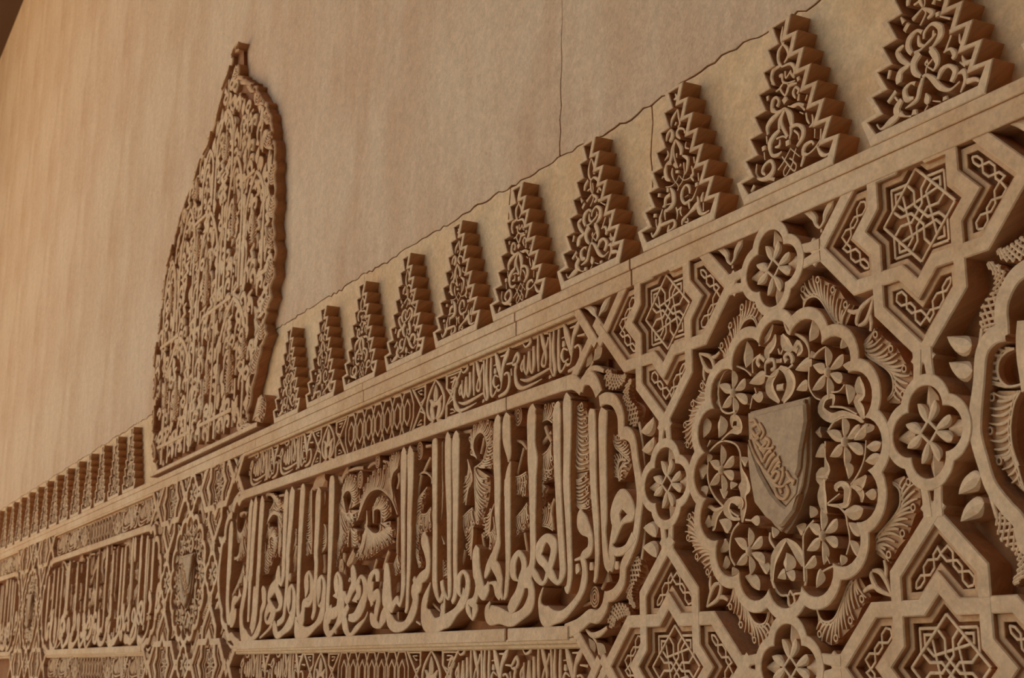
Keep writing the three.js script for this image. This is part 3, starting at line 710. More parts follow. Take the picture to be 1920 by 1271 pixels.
const PHRASE = [['l',-3102,859,12,-3001,871,19,-2951,908,21,-2945,973,19,-2977,1009,8,-3021,1002,11],
['l',-2940,1177,9,-2990,1132,29,-3037,1075,22,-3056,993,17,-3071,911,7,-3122,905,12],
['l',-3154,1182,14,-3122,1109,34,-3085,1023,27,-3067,959,13],
['l',-3073,1143,6,-3003,1142,9],
['l',-2983,1070,6,-2890,1063,10],
['l',-3104,999,6,-3162,1022,9,-3187,980,20,-3158,935,9,-3097,943,6],
['l',-3223,1166,15,-3230,1050,20,-3223,907,21,-3189,877,9,-3122,926,15],
['l',-3163,1074,16,-3162,1043,25,-3162,1034,13],
['l',-3289,1170,12,-3300,1032,21,-3278,898,24,-3301,868,8,-3334,920,16,-3346,959,9],
['l',-3338,927,9,-3521,908,14,-3660,901,14,-3753,925,6],
['l',-3445,873,3,-3589,860,11,-3730,860,15,-3810,902,25,-3832,993,19,-3819,1042,18,-3866,1050,8,-3855,1081,16,-3806,1118,15,-3782,1084,20,-3808,1053,15],
['l',-3344,878,16,-3341,856,23],
['l',-3345,1168,12,-3337,1070,20,-3337,933,17],
['l',-3461,1181,18,-3432,1106,27,-3398,1024,19,-3410,958,9,-3454,972,16,-3439,1026,14,-3388,1092,14,-3365,1144,11],
['l',-3417,1176,4,-3363,1171,8],
['l',-3506,1183,12,-3510,1051,21,-3500,933,12],
['l',-3570,1122,18,-3567,998,25,-3587,944,10,-3617,975,18,-3634,1099,16],
['l',-3634,1099,16,-3646,999,24,-3669,946,9,-3705,997,17,-3701,1086,10],
['l',-3706,1010,14,-3733,979,8,-3749,1014,16,-3718,1050,14,-3703,1028,11],
['l',-3717,1172,6,-3681,1140,8,-3617,1160,17,-3618,1192,10],
['l',-3189,1098,4,-3137,1100,6],
['l',-3894,1026,13,-3885,976,10]];
const ARCH = [['L',-9976,6388,1,-10214,6443,1,-10314,6209,1,-10509,6111,1,-10681,5951,1,-10854,5788,1,-11030,5624,1,-11174,5496,1,-11623,5365,1,-11767,5205,1,-12066,5117,1,-12272,4996,1,-12498,4825,1,-12621,4648,1,-12738,4442,1,-12865,4435,1,-12962,4221,1,-13060,4006,1,-13065,3822,1,-13124,3572,1,-13162,3317,1,-13234,3201,1,-13278,3052,1,-13141,2715,1,-13206,2572,1,-13098,2349,1,-13083,2092,1,-13054,1861,1,-12803,1579,1],
['R',-9914,6147,1,-9873,5984,1,-9470,5741,1,-9086,5510,1,-8908,5304,1,-8665,5123,1,-8530,4939,1,-8415,4701,1,-8300,4444,1,-8253,4279,1,-8278,4138,1,-8216,3907,1,-8244,3748,1,-8191,3482,1,-8137,3302,1,-8147,3151,1,-8149,3029,1,-8238,2929,1,-8237,2786,1,-8359,2692,1,-8399,2538,1,-8321,2420,1,-8489,2292,1,-8561,2145,1,-8640,2038,1,-8720,1930,1,-8744,1792,1,-8840,1666,1,-8815,1501,1],
['s',-10009,6358,97,-10132,6186,164,-10266,6066,124],
['s',-10739,1831,26,-9534,1792,24],
['s',-12857,1789,26,-11135,1776,26],
['s',-12967,3220,22,-12100,3193,24],
['s',-10891,3206,22,-9767,3152,23],
['s',-8743,3169,22,-8301,3166,26],
['s',-10056,1482,76,-10262,1784,86,-10135,2314,85,-10102,2753,70,-9934,2851,54],
['s',-11159,1693,77,-11173,2156,78,-11257,2758,79],
['s',-12328,1592,87,-12309,2100,87,-12321,2743,78],
['s',-10133,2715,47,-9942,2898,77,-9668,2991,89,-9349,2767,79,-9123,2421,69,-9162,2030,69,-9179,1721,62],
['s',-12327,2769,59,-12180,2940,87,-11896,3093,94,-11536,2861,82,-11337,2537,71],
['s',-10597,3134,83,-10410,3392,81,-10311,3692,89,-10163,3723,64,-10050,3510,55],
['s',-10510,3092,74,-10592,3320,58,-10281,3952,65],
['s',-10340,3851,65,-10325,4200,73,-10132,4402,104,-9944,4183,78,-9924,3855,54],
['s',-11174,4002,62,-11054,4238,79,-10757,4396,68,-10587,4347,50],
['s',-9057,3945,56,-9074,4282,64,-9041,4517,71,-8949,4576,105],
['s',-8930,3995,49,-8836,4251,62,-8653,4346,61,-8555,4097,47],
['s',-9539,1821,50,-9582,1658,58,-9427,1572,57,-9117,1752,55,-8821,1542,46],
['s',-13014,3209,74,-13134,3285,75,-13215,3407,75],
['s',-12147,3812,68,-12326,4190,80,-12232,4398,69],
['s',-10799,3771,60,-10896,4061,69],
['s',-8856,1771,40,-8973,2099,47,-8951,2386,41,-8728,2631,46]];
const CROP_L = [['letter',1555,376,23,1546,310,28,1543,232,30,1548,160,30,1553,86,30]];
const CROP_F = [['sp',1475,281,1,1433,275,1,1393,251,1,1378,206,1,1389,162,1,1428,129,1,1490,127,1],
['ed',1455,289,1,1373,315,1,1317,300,1,1296,256,1,1297,213,1,1315,175,1,1355,142,1],
['sp',1488,102,1,1452,58,1,1431,3,1,1419,-53,1,1422,-128,1,1445,-202,1],
['ed',1353,126,1,1294,80,1,1310,22,1,1295,-26,1,1303,-99,1,1323,-174,1],
['sp',1413,-116,1,1433,-176,1,1450,-252,1,1465,-302,1],
['ed',1311,-135,1,1352,-199,1,1388,-253,1,1444,-308,1]];
const SHIELD = [['up',-125,249,1,238,252,1,250,242,1,252,160,1,201,19,1,187,-60,1,155,-103,1],
['low',-202,125,1,-214,58,1,-202,-58,1,-174,-191,1,-91,-271,1,18,-333,1,44,-327,1,132,-265,1,170,-183,1,67,-237,1,34,-217,1,-31,-161,1,-112,-52,1],
['bend',-189,239,1,-147,250,1,-125,249,1,26,54,1,159,-111,1,137,-179,1,58,-231,1,-31,-156,1,-112,-52,1,-178,47,1,-206,120,1]];
const SHIELD_TEXT = [['t',-198,131,6,-166,57,9,-107,-18,9,-49,-70,9,-9,-119,9,42,-136,7,85,-119,8,119,-112,6],
['t',-177,162,7,-146,89,10,-113,39,10,-97,3,9],
['t',-144,117,9,-93,65,11,-111,73,6,-64,100,10,-90,115,9],
['t',-119,77,6,-23,64,6,-5,75,6],
['t',-72,124,9,-38,97,10,-94,48,10],
['t',-97,3,9,-59,43,10,-23,55,10],
['t',-77,-27,9,-35,18,11,1,35,11],
['t',-57,-52,9,-10,-8,12,34,9,12],
['t',-31,-61,9,15,-22,11,42,-9,8],
['t',-32,-78,10,4,-54,7,29,-74,11,-8,-103,10,-41,-88,9],
['t',57,-38,9,54,-82,11,25,-123,10],
['t',6,-24,9,40,-34,8],
['t',26,-57,10,27,-73,10],
['t',81,-63,8,111,-105,10,144,-120,7],
['t',-10,-136,9,5,-176,11,55,-197,8,90,-168,11,76,-134,9],
['t',33,-146,8,40,-168,8],
['t',104,-93,7,134,-135,8],
['t',-192,228,7,-155,228,9,-139,203,9,-175,197,9],
['t',-176,180,9,-142,140,11,-123,160,9],
['t',-138,209,8,-105,169,10,-133,145,8],
['t',-111,204,8,-79,154,10,-108,124,8],
['t',-187,153,8,-152,125,10,-116,137,9]];
const FAR_TALL = [[-19.69,-.02],[-19.31,-.02],[-18.94,-.02],[-18.50,-.02],[-17.67,-.02],[-16.89,-.02],[-16.12,-.02],[-15.10,-.02],[-14.55,-.02],[-14.33,-.02],[-13.87,-.02],[-13.00,-.02],[-12.74,-.02]];

// ================================================================ the room: wall, gallery, court
const WALL_Z = -.115;
{
  const rm = structure('wall_back', 0, 0);
  part(rm, 'masonry', plate(rect(-42, -7, 9, 18), -1.4, -.18), M.recess);
  // the seam between the old upper plaster and the smoother band behind the merlons
  const seamPts = [[9, 2.36]];
  const key = [[2, 2.35], [.24, 2.37], [-.36, 2.42], [-1.1, 2.38], [-1.71, 2.39], [-2.7, 2.42], [-3.8, 2.45], [-5.7, 2.47], [-8.1, 2.5], [-13.2, 2.42], [-42, 2.42]];
  for (let i = 0; i < key.length - 1; i++) {
    const [a, b] = key[i], [c, d] = key[i + 1], n = Math.ceil((a - c) / .07);
    for (let k = 0; k < n; k++) { const t = k / n, u = a + (c - a) * t; seamPts.push([u, b + (d - b) * t + (rnd() - .5) * .03 + Math.sin(u * 5) * .008]); }
  }
  seamPts.push([-42, 2.42]);
  const seamV = (u) => { for (let i = 0; i < seamPts.length - 1; i++) if (u <= seamPts[i][0] && u >= seamPts[i + 1][0]) { const t = (seamPts[i][0] - u) / (seamPts[i][0] - seamPts[i + 1][0] || 1); return seamPts[i][1] + (seamPts[i + 1][1] - seamPts[i][1]) * t; } return 2.4; };
  // upper plaster in two sheets that meet at the upright crack
  const crack = [[-2.335, seamV(-2.335)]];
  for (let k = 1; k < 16; k++) crack.push([-2.335 + .004 * k + (rnd() - .5) * .02, 2.42 + k * .09]);
  const gap = (i) => .007 * (1 - i / crack.length);
  const rightSheet = [[9, 17.3], ...[[crack.at(-1)[0], 17.3]], ...crack.slice().reverse().map(([x, y], i) => [x + gap(crack.length - 1 - i), y]), ...seamPts.filter((p) => p[0] > -2.32).reverse()];
  const leftSheet = [[-42, 17.3], ...seamPts.filter((p) => p[0] < -2.36).reverse().map((p) => p), ...crack.map(([x, y], i) => [x - gap(i), y]), [crack.at(-1)[0], 17.3]];
  part(rm, 'plaster_sheet', plate(rightSheet, -.17, WALL_Z + .006, [], .003), M.upper);
  part(rm, 'plaster_sheet', plate(leftSheet, -.17, WALL_Z + .006, [], .003), M.upper);
  // lower plaster panels with open joints between them
  const cuts = [[9, 9], [-1.235, .010], [-3.095, .014], [-5.9, .004], [-7.86, .005], [-13.7, .006], [-42, 0]];
  const edge = (u, sgn, g) => { const o = []; const top = seamV(u) - .006; for (let k = 0; k <= 10; k++) o.push([u + (Math.sin(k * 1.7 + u) * .012) + (k - 5) * .004 + sgn * g / 2, 1.3 + (top - 1.3) * k / 10]); return o; };
  for (let i = 0; i < cuts.length - 1; i++) {
    const [a, ga] = cuts[i], [b, gb] = cuts[i + 1];
    const r = i === 0 ? [[9, 1.3], [9, 2.34]] : edge(a, -1, ga), l = edge(b, 1, gb);
    const lo = l[10][0] + .02, hi = r.at(-1)[0] - .02;
    const top = seamPts.filter((p) => p[0] > lo && p[0] < hi).map(([x, y]) => [x, y - .004 - .006 * Math.abs(Math.sin(x * 3.1) * Math.sin(x * 1.3))]);
    part(rm, 'plaster_panel', plate([...l.slice().reverse(), ...r, ...top], -.17, WALL_Z, [], .003), M.lower);
  }
}
{
  const c = structure('ceiling', 0, 0); part(c, 'ceiling_boards', plate(rect(-42, 18, 16, 18.6), -1.4, 12), M.wood);
  const t = structure('trim_5', 0, 0); part(t, 'ceiling_beam', plate(rect(-42, 17.12, 9, 18), -.2, .5), M.wood);
  const f = structure('floor', 0, 0); part(f, 'paving', plate(rect(-42, -6.9, 16, -6.5), -1.4, 12), M.paving);
  const g = structure('ground', 0, 0); part(g, 'court_paving', plate(rect(-170, -7.1, 16, -6.6), 12, 90), M.court);
  // beyond the picture: added dark walls and a tall block hold back light; the sunny end lies past the far inscriptions
  const w = structure('added_wall_right', 0, 0); part(w, 'masonry', plate(rect(14, -6.5, 16, 42), -1.4, 90), M.blocker);  // added unseen wall, blocks light and sky from the right
  const e = structure('added_wall_left', 0, 0); part(e, 'masonry', plate(rect(-44, -6.5, -42, 18), -1.4, 14), M.blocker);  // added unseen end wall, cuts grazing light on the far bays
  const fr = structure('added_wall_front', 0, 0); part(fr, 'sky_blocker', plate(rect(-6, -6.6, 14, 100), 84, 90), M.blocker);  // added unseen block, hides part of the sky in front
  const oc = structure('wall_court', 0, 0); part(oc, 'masonry', plate(rect(-170, -6.6, 16, 22), 90, 92), M.court);
}
// cornice bands, in lengths that have opened at the cracks
{
  const cutsA = [9, -1.305, -2.765, -5.55, -8.55, -14.2, -21, -42];
  const A = structure('trim_1', 0, 0), B = structure('trim_2', 0, 0);
  for (let i = 0; i < cutsA.length - 1; i++) {
    const g = i < 3 ? .006 : .002, hi = cutsA[i] - g, lo = cutsA[i + 1] + g, s = .004;
    part(A, 'band', plate(rect(lo, 1.325, hi, 1.392), -.17, .010, [], s), M.face);
    part(B, 'band', plate(rect(lo, 1.226, hi, 1.327), -.17, -.001, [], s), M.face);
  }
}

// ================================================================ merlons
const merTop = (k) => .41 - .0445 * k, merNotch = (k) => .345 - .041 * k;
function merlonOutline() {
  const R = [[.352, -.03]];
  for (let k = 0; k < 8; k++) { R.push([merTop(k), .112 + .1105 * k]); if (k < 7) R.push([merNotch(k + 1), .122 + .1105 * k]); }
  return R;
}
function merlonHole() {
  const R = [[.312, .022]];
  for (let k = 0; k < 8; k++) { R.push([merTop(k) - .048, .096 + .1105 * k]); if (k < 7) R.push([Math.max(.007, merNotch(k + 1) - .048), .100 + .1105 * k]); }
  return R;
}
const mirror = (R) => [...R, ...R.slice().reverse().map(([x, y]) => [-x, y])];
const sh = (P, d) => P.map(([x, y]) => [x + d, y]);
function makeMerlon(data, label) {
  const t = thing('merlon', 0, 1.422, label, 'merlon', 'stepped merlons along the cornice');
  const out = sh(mirror(merlonOutline()), .372), hole = sh(mirror(merlonHole()), .372);
  part(t, 'stepped_rim', plate(out, WALL_Z - .02, .016, [hole], .005), M.face);
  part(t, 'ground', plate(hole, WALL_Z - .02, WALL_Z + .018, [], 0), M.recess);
  part(t, 'scroll_tracery', data.map(([, ...a], i) => ribbon(flatPts(a), WALL_Z, .004 - i * .00021, { prof: 'flat', sub: 4 })), M.face);
  return t;
}
const ORD = ['first', 'second', 'third', 'fourth', 'fifth', 'sixth', 'seventh', 'eighth', 'ninth', 'tenth', 'eleventh', 'twelfth', 'thirteenth', 'fourteenth', 'fifteenth', 'sixteenth', 'seventeenth', 'eighteenth'];
{
  const kinds = [['heart scroll', MER_HEART], ['fleur scroll', MER_FLEUR], ['hooked leaf scroll', MER_HOOK]], made = {};
  const near = (k) => `${kinds[((k % 3) + 3) % 3][0]} merlon, ${ORD[9 - k]} from the tall carved panel towards the large shield`;
  const far = (k) => `${ORD[k - 16]} blurred merlon from the tall carved panel towards the far end`;
  for (const k of [0, 1, 2, -1, 3, 4, 5, 6, 7, 8, 9, ...Array.from({ length: 18 }, (_, i) => 16 + i)]) {
    const j = ((k % 3) + 3) % 3, label = k < 12 ? near(k) : far(k), u = .7634 - .9661 * k;
    if (!made[j]) { made[j] = makeMerlon(kinds[j][1], label); made[j].position.x = u * S; } else copy(made[j], u, 1.422, label);
  }
}

// ================================================================ the carved bays around the shields
const BAYS = [[0, 'large shield', 'long inscription', 'cropped inscription'], [-BAY, 'small shield', 'shadowy inscription', 'long inscription'], [-2 * BAY, 'tiny shield', 'last inscription', 'shadowy inscription']];
const FLOOR = -.135;
const bayThings = [];                        // [object, u, v, label maker]
function bayThing(name, u, v, lab, category, group) { const t = thing(name, u, v, lab(BAYS[0]), category, group); bayThings.push([t, u, v, lab]); return t; }

// --- strapwork
{
  const t = bayThing('strapwork', 0, 0, (b) => `interlaced flat straps framing the ${b[1]} and its stars`, 'strapwork');
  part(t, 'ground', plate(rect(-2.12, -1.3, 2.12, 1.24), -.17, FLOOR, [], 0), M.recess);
  let lay = 0; const w = .036, strap = (P, d = 0, ww = w) => part(t, 'strap', ribbon(poly(P, ww), FLOOR - .01, -.0006 - .00022 * lay++, { straight: true }), M.face);
  let d = 1;
  const a = .25, n = a * (Math.SQRT2 - 1), r2 = a * Math.SQRT2;
  for (const sx of [-1, 1]) for (const sy of [-1, 1]) {
    const cx = sx, cy = sy;
    const oct = [[a, a], [n, a], [0, r2], [-n, a], [-a, a], [-a, n], [-r2, 0], [-a, -n], [-a, -a], [-n, -a], [0, -r2], [n, -a], [a, -a], [a, -n], [r2, 0], [a, n]];
    part(t, 'strap', ribbon(poly(oct.map(([x, y]) => [cx + x, cy + y]), w), FLOOR - .01, -.0006 - .00022 * lay++, { straight: true, closed: true }), M.face);
    for (const qx of [-1, 1]) for (const qy of [-1, 1]) {
      if (cy > 0 && qy > 0) continue;            // the cornice cuts the pattern off here
      strap([[cx + qx * a, cy + qy * a], [cx + qx * a, cy + qy * .4], [cx, cy + qy * .645], [cx - qx * .05, cy + qy * .695]], 2 + (d++ % 5));
      strap([[cx + qx * a, cy + qy * a], [cx + qx * .4, cy + qy * a], [cx + qx * .645, cy], [cx + qx * .70, cy - qy * .05]], 3 + (d++ % 5));
    }
  }
  for (const sx of [-1, 1]) for (const o of [-1, 1]) {          // what shows of the upper arms under the cornice
    strap([[sx + o * a, 1 + a], [sx + o * a, 1.24]], 2);
    strap([[sx + o * .385, 1.262], [sx + o * .645, 1], [sx + o * .7, .95]], 3 + (d++ % 5));
  }
  for (const sx of [-1, 1]) for (const sy of [-1, 1]) {     // the pointed ends of the inscription friezes, and the strap that runs on past the crossing
    strap([[sx * 1.985, sy * 1.24 ], [sx * 1.735, sy * .955]], 8);
    strap([[sx * 1.79, sy * 1.005], [sx * 2.02, sy * .79]], 9);
    strap([[sx * 1.645, sy * 1.0], [sx * 1.745, sy * 1.105]], 7, .042);
  }
}
// --- quatrefoils
function lobed(n, rc, R, a0, per = 12) {       // outline of n overlapping circles set round a ring
  const o = [], half = Math.PI / n, s = Math.sin(half) * rc, half2 = Math.PI - half - Math.asin(Math.min(1, s / R)), span = Math.PI - Math.acos((rc - 0) / rc) ;
  // angle, at the lobe's own centre, of the cusp between neighbours
  const px = rc * Math.cos(half) ** 2, disc = Math.sqrt(Math.max(0, R * R - (rc * Math.sin(half)) ** 2));
  const rcusp = rc * Math.cos(half) + disc, cx = rcusp * Math.cos(half) - rc, cy = rcusp * Math.sin(half), ca = Math.atan2(cy, cx);
  for (let i = 0; i < n; i++) { const A = a0 + i * 2 * half; for (let k = 0; k < per; k++) { const b = -ca + 2 * ca * k / (per - (k === per ? 1 : 0)); o.push([rc * Math.cos(A) + R * Math.cos(A + b), rc * Math.sin(A) + R * Math.sin(A + b)]); } }
  return o;
}
{
  const spots = [[0, 1, 0, (b) => `four-lobed blossom above the ${b[1]}, under the cornice`], [0, -1, 0, (b) => `four-lobed blossom below the point of the ${b[1]}`], [-1, 0, 1, (b) => `four-lobed blossom between the ${b[1]} and the ${b[2]}`], [1, 0, 1, (b) => `four-lobed blossom between the ${b[1]} and the ${b[3]}`]];
  let src = [];
  for (const [u, v, q, lab] of spots) {
    if (src[q]) { const c = copy(src[q], u, v, lab(BAYS[0])); bayThings.push([c, u, v, lab]); continue; }
    const t = src[q] = bayThing('quatrefoil', u, v, lab, 'quatrefoil', 'quatrefoils round the shields');
    const zf = FLOOR;
    part(t, 'lobed_frame', plate(lobed(4, .105, .152, 0, 16), zf, -.0004, [lobed(4, .105, .100, 0, 16).reverse()], .004), M.face);
    for (const sg of [-1, 1]) for (const o of [-1, 1]) part(t, 'neck', ribbon(rot([[sg * .21, o * .045, .024], [sg * .29, o * .034, .026], [sg * .37, o * .03, .03]], q), zf, -.0026, { straight: true }), M.face);
    for (let k = 0; k < 4; k++) {
      const g = [leafGeo(.105, 0, .205, 0, .034, zf, -.030, 0, 'ridge', .35)];
      part(t, 'tip_petal', ribbon(rot([[.10, 0, .02], [.125, 0, .036], [.155, 0, .034], [.185, 0, .018], [.212, 0, .002]], k), zf, -.032, { prof: 'ridge' }), M.face);
      for (const o of [-1, 1]) part(t, 'petal', ribbon(rot([[.042, o * .004, .006], [.07, o * .020, .020], [.098, o * .034, .026], [.122, o * .046, .016], [.132, o * .053, .003]], k), zf, -.012, { prof: 'round' }), M.face);
    }
    part(t, 'knot_ring', ribbon([[.05, 0, .007], [0, .05, .007], [-.05, 0, .007], [0, -.05, .007]], zf, -.012, { straight: true, closed: true }), M.face);
  }
}
// --- star panels and chevron panels
const CORNERS = [[-1, 1], [1, 1], [-1, -1], [1, -1]];
const cornerLab = (what) => (x, y) => (b) => `${what} ${y > 0 ? 'above' : 'below'} the ${b[1]}, beside the ${x < 0 ? b[2] : b[3]}`;
{
  const a = .214, n = a * (Math.SQRT2 - 1), r = a * Math.SQRT2;
  const oct = (a) => { const n = a * (Math.SQRT2 - 1), r = a * Math.SQRT2; return [[a, a], [n, a], [0, r], [-n, a], [-a, a], [-a, n], [-r, 0], [-a, -n], [-a, -a], [-n, -a], [0, -r], [n, -a], [a, -a], [a, -n], [r, 0], [a, n]]; };
  const strands = [[[-.165, .165], [-.065, .165], [-.022, .118], [-.022, .05], [.05, -.022], [.118, -.022], [.165, -.065], [.165, -.165]]];
  const loop = []; for (let q = 0; q < 4; q++) loop.push(...rot([[.05, .095], [.094, .14], [.138, .14], [.138, .10]].map(([x, y]) => [x, y, .0068]), q).map((p) => p));
  let src;
  for (const [x, y] of CORNERS) {
    const lab = cornerLab('star panel of laced straps')(x, y);
    if (src) { bayThings.push([copy(src, x, y, lab(BAYS[0])), x, y, lab]); continue; }
    const t = src = bayThing('star_panel', x, y, lab, 'star panel', 'star panels round the shields');
    part(t, 'ground', plate(oct(a), FLOOR, -.078, [], 0), M.recess);
    part(t, 'shelf', plate(oct(.214), FLOOR, -.034, [oct(.187).reverse()], .003), M.leaf);
    for (let q = 0; q < 4; q++) { part(t, 'lattice_strap', ribbon(rot(poly([[0, .222], [.222, 0]], .0075), q), -.08, -.042 + .0006 * q, { straight: true }), M.face); part(t, 'lattice_strap', ribbon(rot(poly(strands[0], .0072), q), -.08, -.0445 - .0006 * q, { straight: true }), M.face); }
    part(t, 'lattice_loop', ribbon(loop, -.08, -.047, { straight: true, closed: true }), M.face);
  }
  const cell = [[-.214, -.286], [-.214, -.395], [0, -.609], [.214, -.395], [.214, -.286], [.1035, -.286], [0, -.39], [-.1035, -.286]];
  const mid = [[-.158, -.325], [-.158, -.372], [0, -.50], [.158, -.372], [.158, -.325]];
  function chain(P0, P1, P2) {                 // two crossing strands along a bent line
    const path = [P0, P1, P2], L1 = Math.hypot(P1[0] - P0[0], P1[1] - P0[1]), L2 = Math.hypot(P2[0] - P1[0], P2[1] - P1[1]), L = L1 + L2, m = 6, o = [[], []];
    const at = (s) => { const f = s <= L1, A = f ? P0 : P1, B = f ? P1 : P2, l = f ? L1 : L2, t = f ? s / l : (s - L1) / l; return [A[0] + (B[0] - A[0]) * t, A[1] + (B[1] - A[1]) * t, -(B[1] - A[1]) / l, (B[0] - A[0]) / l]; };
    for (let i = 0; i < m; i++) for (const f of [.22, .72]) { const big = i % 2 === 0 ? .026 : .015, [x, y, nx, ny] = at((i + f) / m * L); for (const k of [0, 1]) { const sg = (i % 2 === 0) === (k === 0) ? 1 : -1; o[k].push([x + nx * big * sg, y + ny * big * sg, .0062]); } }
    const [ax, ay] = at(0), [bx, by] = at(L);
    return o.map((q) => [[ax, ay, .0062], ...q, [bx, by, .0062]]);
  }
  const dirs = ['under', 'beside', 'over', 'beside'];
  const srcC = [];
  for (const [x, y] of CORNERS) for (let q = 0; q < 4; q++) {
    if ((y > 0 && q === 2) || (y < 0 && q === 0)) continue;
    const side = q === 0 || q === 2 ? (y > 0 ? 'below' : 'above') : ((q === 1) === (x > 0) ? 'outward of' : 'blossomward of');
    const lab = (b) => `chevron ${side} the star ${y > 0 ? 'above' : 'below'} the ${b[1]}, ${x < 0 ? b[2] : b[3]} side`;
    if (srcC[q]) { bayThings.push([copy(srcC[q], x, y, lab(BAYS[0])), x, y, lab]); continue; }
    const t = srcC[q] = bayThing('chevron_panel', x, y, lab, 'chevron panel', 'chevron panels round the stars');
    const C = rot(cell.map((p) => [...p, 0]), q).map((p) => [p[0], p[1]]), I = inset(C, .034);
    part(t, 'ground', plate(C, FLOOR, -.074, [], 0), M.recess);
    part(t, 'shelf', plate(C, FLOOR, -.030, [I.slice().reverse()], .003), M.leaf);
    for (const [i, s] of chain(...rot([[-.165, -.335, 0], [0, -.505, 0], [.165, -.335, 0]], q)).entries()) part(t, 'chain_strand', ribbon(s, -.076, -.040 - .001 * i, { straight: true }), M.face);
  }
}
// --- feathered leaves
function resample(P, n) {
  const L = [0]; for (let i = 1; i < P.length; i++) L.push(L[i - 1] + Math.hypot(P[i][0] - P[i - 1][0], P[i][1] - P[i - 1][1]));
  const o = []; for (let k = 0; k < n; k++) { const s = L.at(-1) * k / (n - 1); let i = 1; while (i < P.length - 1 && L[i] < s) i++; const t = (s - L[i - 1]) / (L[i] - L[i - 1] || 1); o.push([P[i - 1][0] + (P[i][0] - P[i - 1][0]) * t, P[i - 1][1] + (P[i][1] - P[i - 1][1]) * t]); }
  return o;
}
const smooth = (P, n) => resample(catmull(P.map(([x, y]) => [x, y, .1]), false, 6), n);
function sheet(A, B, z0, z1, z2) {             // a leaf blade between two lines: sides down to z0, top from z1 (line A) to z2 (line B)
  const pos = [], nor = [], V = (p, z) => [p[0] * S, p[1] * S, z * S], n = A.length;
  const area = A.reduce((s, p, i) => s + (i ? (A[i][0] - A[i - 1][0]) * (B[i][1] - A[i][1]) - (A[i][1] - A[i - 1][1]) * (B[i][0] - A[i][0]) : 0), 0), flip = area < 0;
  const tri = (a, b, c) => { if (flip) [b, c] = [c, b]; const e = [b[0] - a[0], b[1] - a[1], b[2] - a[2]], f = [c[0] - a[0], c[1] - a[1], c[2] - a[2]]; const q = [e[1] * f[2] - e[2] * f[1], e[2] * f[0] - e[0] * f[2], e[0] * f[1] - e[1] * f[0]], l = Math.hypot(...q) || 1; pos.push(...a, ...b, ...c); for (let k = 0; k < 3; k++) nor.push(q[0] / l, q[1] / l, q[2] / l); };
  for (let i = 0; i < n - 1; i++) {
    const a = V(A[i], z1), b = V(A[i + 1], z1), c = V(B[i], z2), d = V(B[i + 1], z2);
    tri(a, b, d); tri(a, d, c);
    const a0 = V(A[i], z0), b0 = V(A[i + 1], z0), c0 = V(B[i], z0), d0 = V(B[i + 1], z0);
    tri(a0, b0, b); tri(a0, b, a); tri(d0, c0, c); tri(d0, c, d);
  }
  for (const [i, s] of [[0, 1], [n - 1, -1]]) { const a = V(A[i], z1), c = V(B[i], z2), a0 = V(A[i], z0), c0 = V(B[i], z0); s > 0 ? (tri(c0, a0, a), tri(c0, a, c)) : (tri(a0, c0, c), tri(a0, c, a)); }
  return finish(pos, nor);
}
function feather(parent, SP, ED, z0, z, dens = 1, name = 'palm_leaf') {
  const len = Math.max(resample(SP, 20).reduce((s, p, i, a) => s + (i ? Math.hypot(p[0] - a[i - 1][0], p[1] - a[i - 1][1]) : 0), 0), resample(ED, 20).reduce((s, p, i, a) => s + (i ? Math.hypot(p[0] - a[i - 1][0], p[1] - a[i - 1][1]) : 0), 0));
  const n = 26, A = smooth(SP, n), B = smooth(ED, n), m = Math.max(4, Math.round(len / .036 * dens));
  const blade = part(parent, name, sheet(A, B, z0, z, z - .012), M.leaf);
  const ribs = [ribbon(A.map(([x, y]) => [x, y, .0055]), z - .02, z + .012, { straight: true })];
  const out = A.map((p, i) => { const q = B[i], d = Math.hypot(q[0] - p[0], q[1] - p[1]) || 1, s = Math.min(.3, .014 / d); return [p[0] + (q[0] - p[0]) * s, p[1] + (q[1] - p[1]) * s, .0035]; });
  ribs.push(ribbon(out, z - .02, z + .009, { straight: true }));
  const S2 = smooth(SP, 80), E2 = smooth(ED, 80);
  for (let k = 0; k < m; k++) {
    const t = (k + .3) / m, i = Math.min(77, Math.round(Math.max(0, t - .16) * 79)), j = Math.min(79, Math.round(t * 79)), p = S2[i], e = E2[j], q = S2[i + 2];
    const L = Math.hypot(e[0] - p[0], e[1] - p[1]), tx = q[0] - p[0], ty = q[1] - p[1], tl = Math.hypot(tx, ty) || 1;
    const c = [p[0] + tx / tl * L * .42 + (e[0] - p[0]) * .2, p[1] + ty / tl * L * .42 + (e[1] - p[1]) * .2], P = [];
    const end = k % 4 === 1 ? .74 : k % 4 === 3 ? .9 : 1;
    for (let h = 0; h <= 6; h++) { const s = .1 + (end - .1) * h / 6, a = (1 - s) * (1 - s), b = 2 * s * (1 - s), d = s * s; P.push([a * p[0] + b * c[0] + d * e[0], a * p[1] + b * c[1] + d * e[1], .0032 + .0045 * Math.sin(Math.min(1, s * 1.1) * Math.PI) * Math.min(1, L / .1)]); }
    ribs.push(ribbon(P, z - .025, z + .010 - (k % 3) * .001, { straight: true, prof: 'flat' }));
    if (k % 4 === 1 && L > .07) { const x = p[0] + (e[0] - p[0]) * .88, y = p[1] + (e[1] - p[1]) * .88; ribs.push(ribbon(ellipse(x, y, .013, .015, 9, .0042), z - .025, z + .011, { straight: true, closed: true })); }
  }
  part(blade, 'veins', ribs, M.face);
  return blade;
}
const FE_SP = [[.571, -.483], [.618, -.419], [.68, -.375], [.741, -.331], [.772, -.289], [.774, -.231], [.746, -.201], [.70, -.183]];
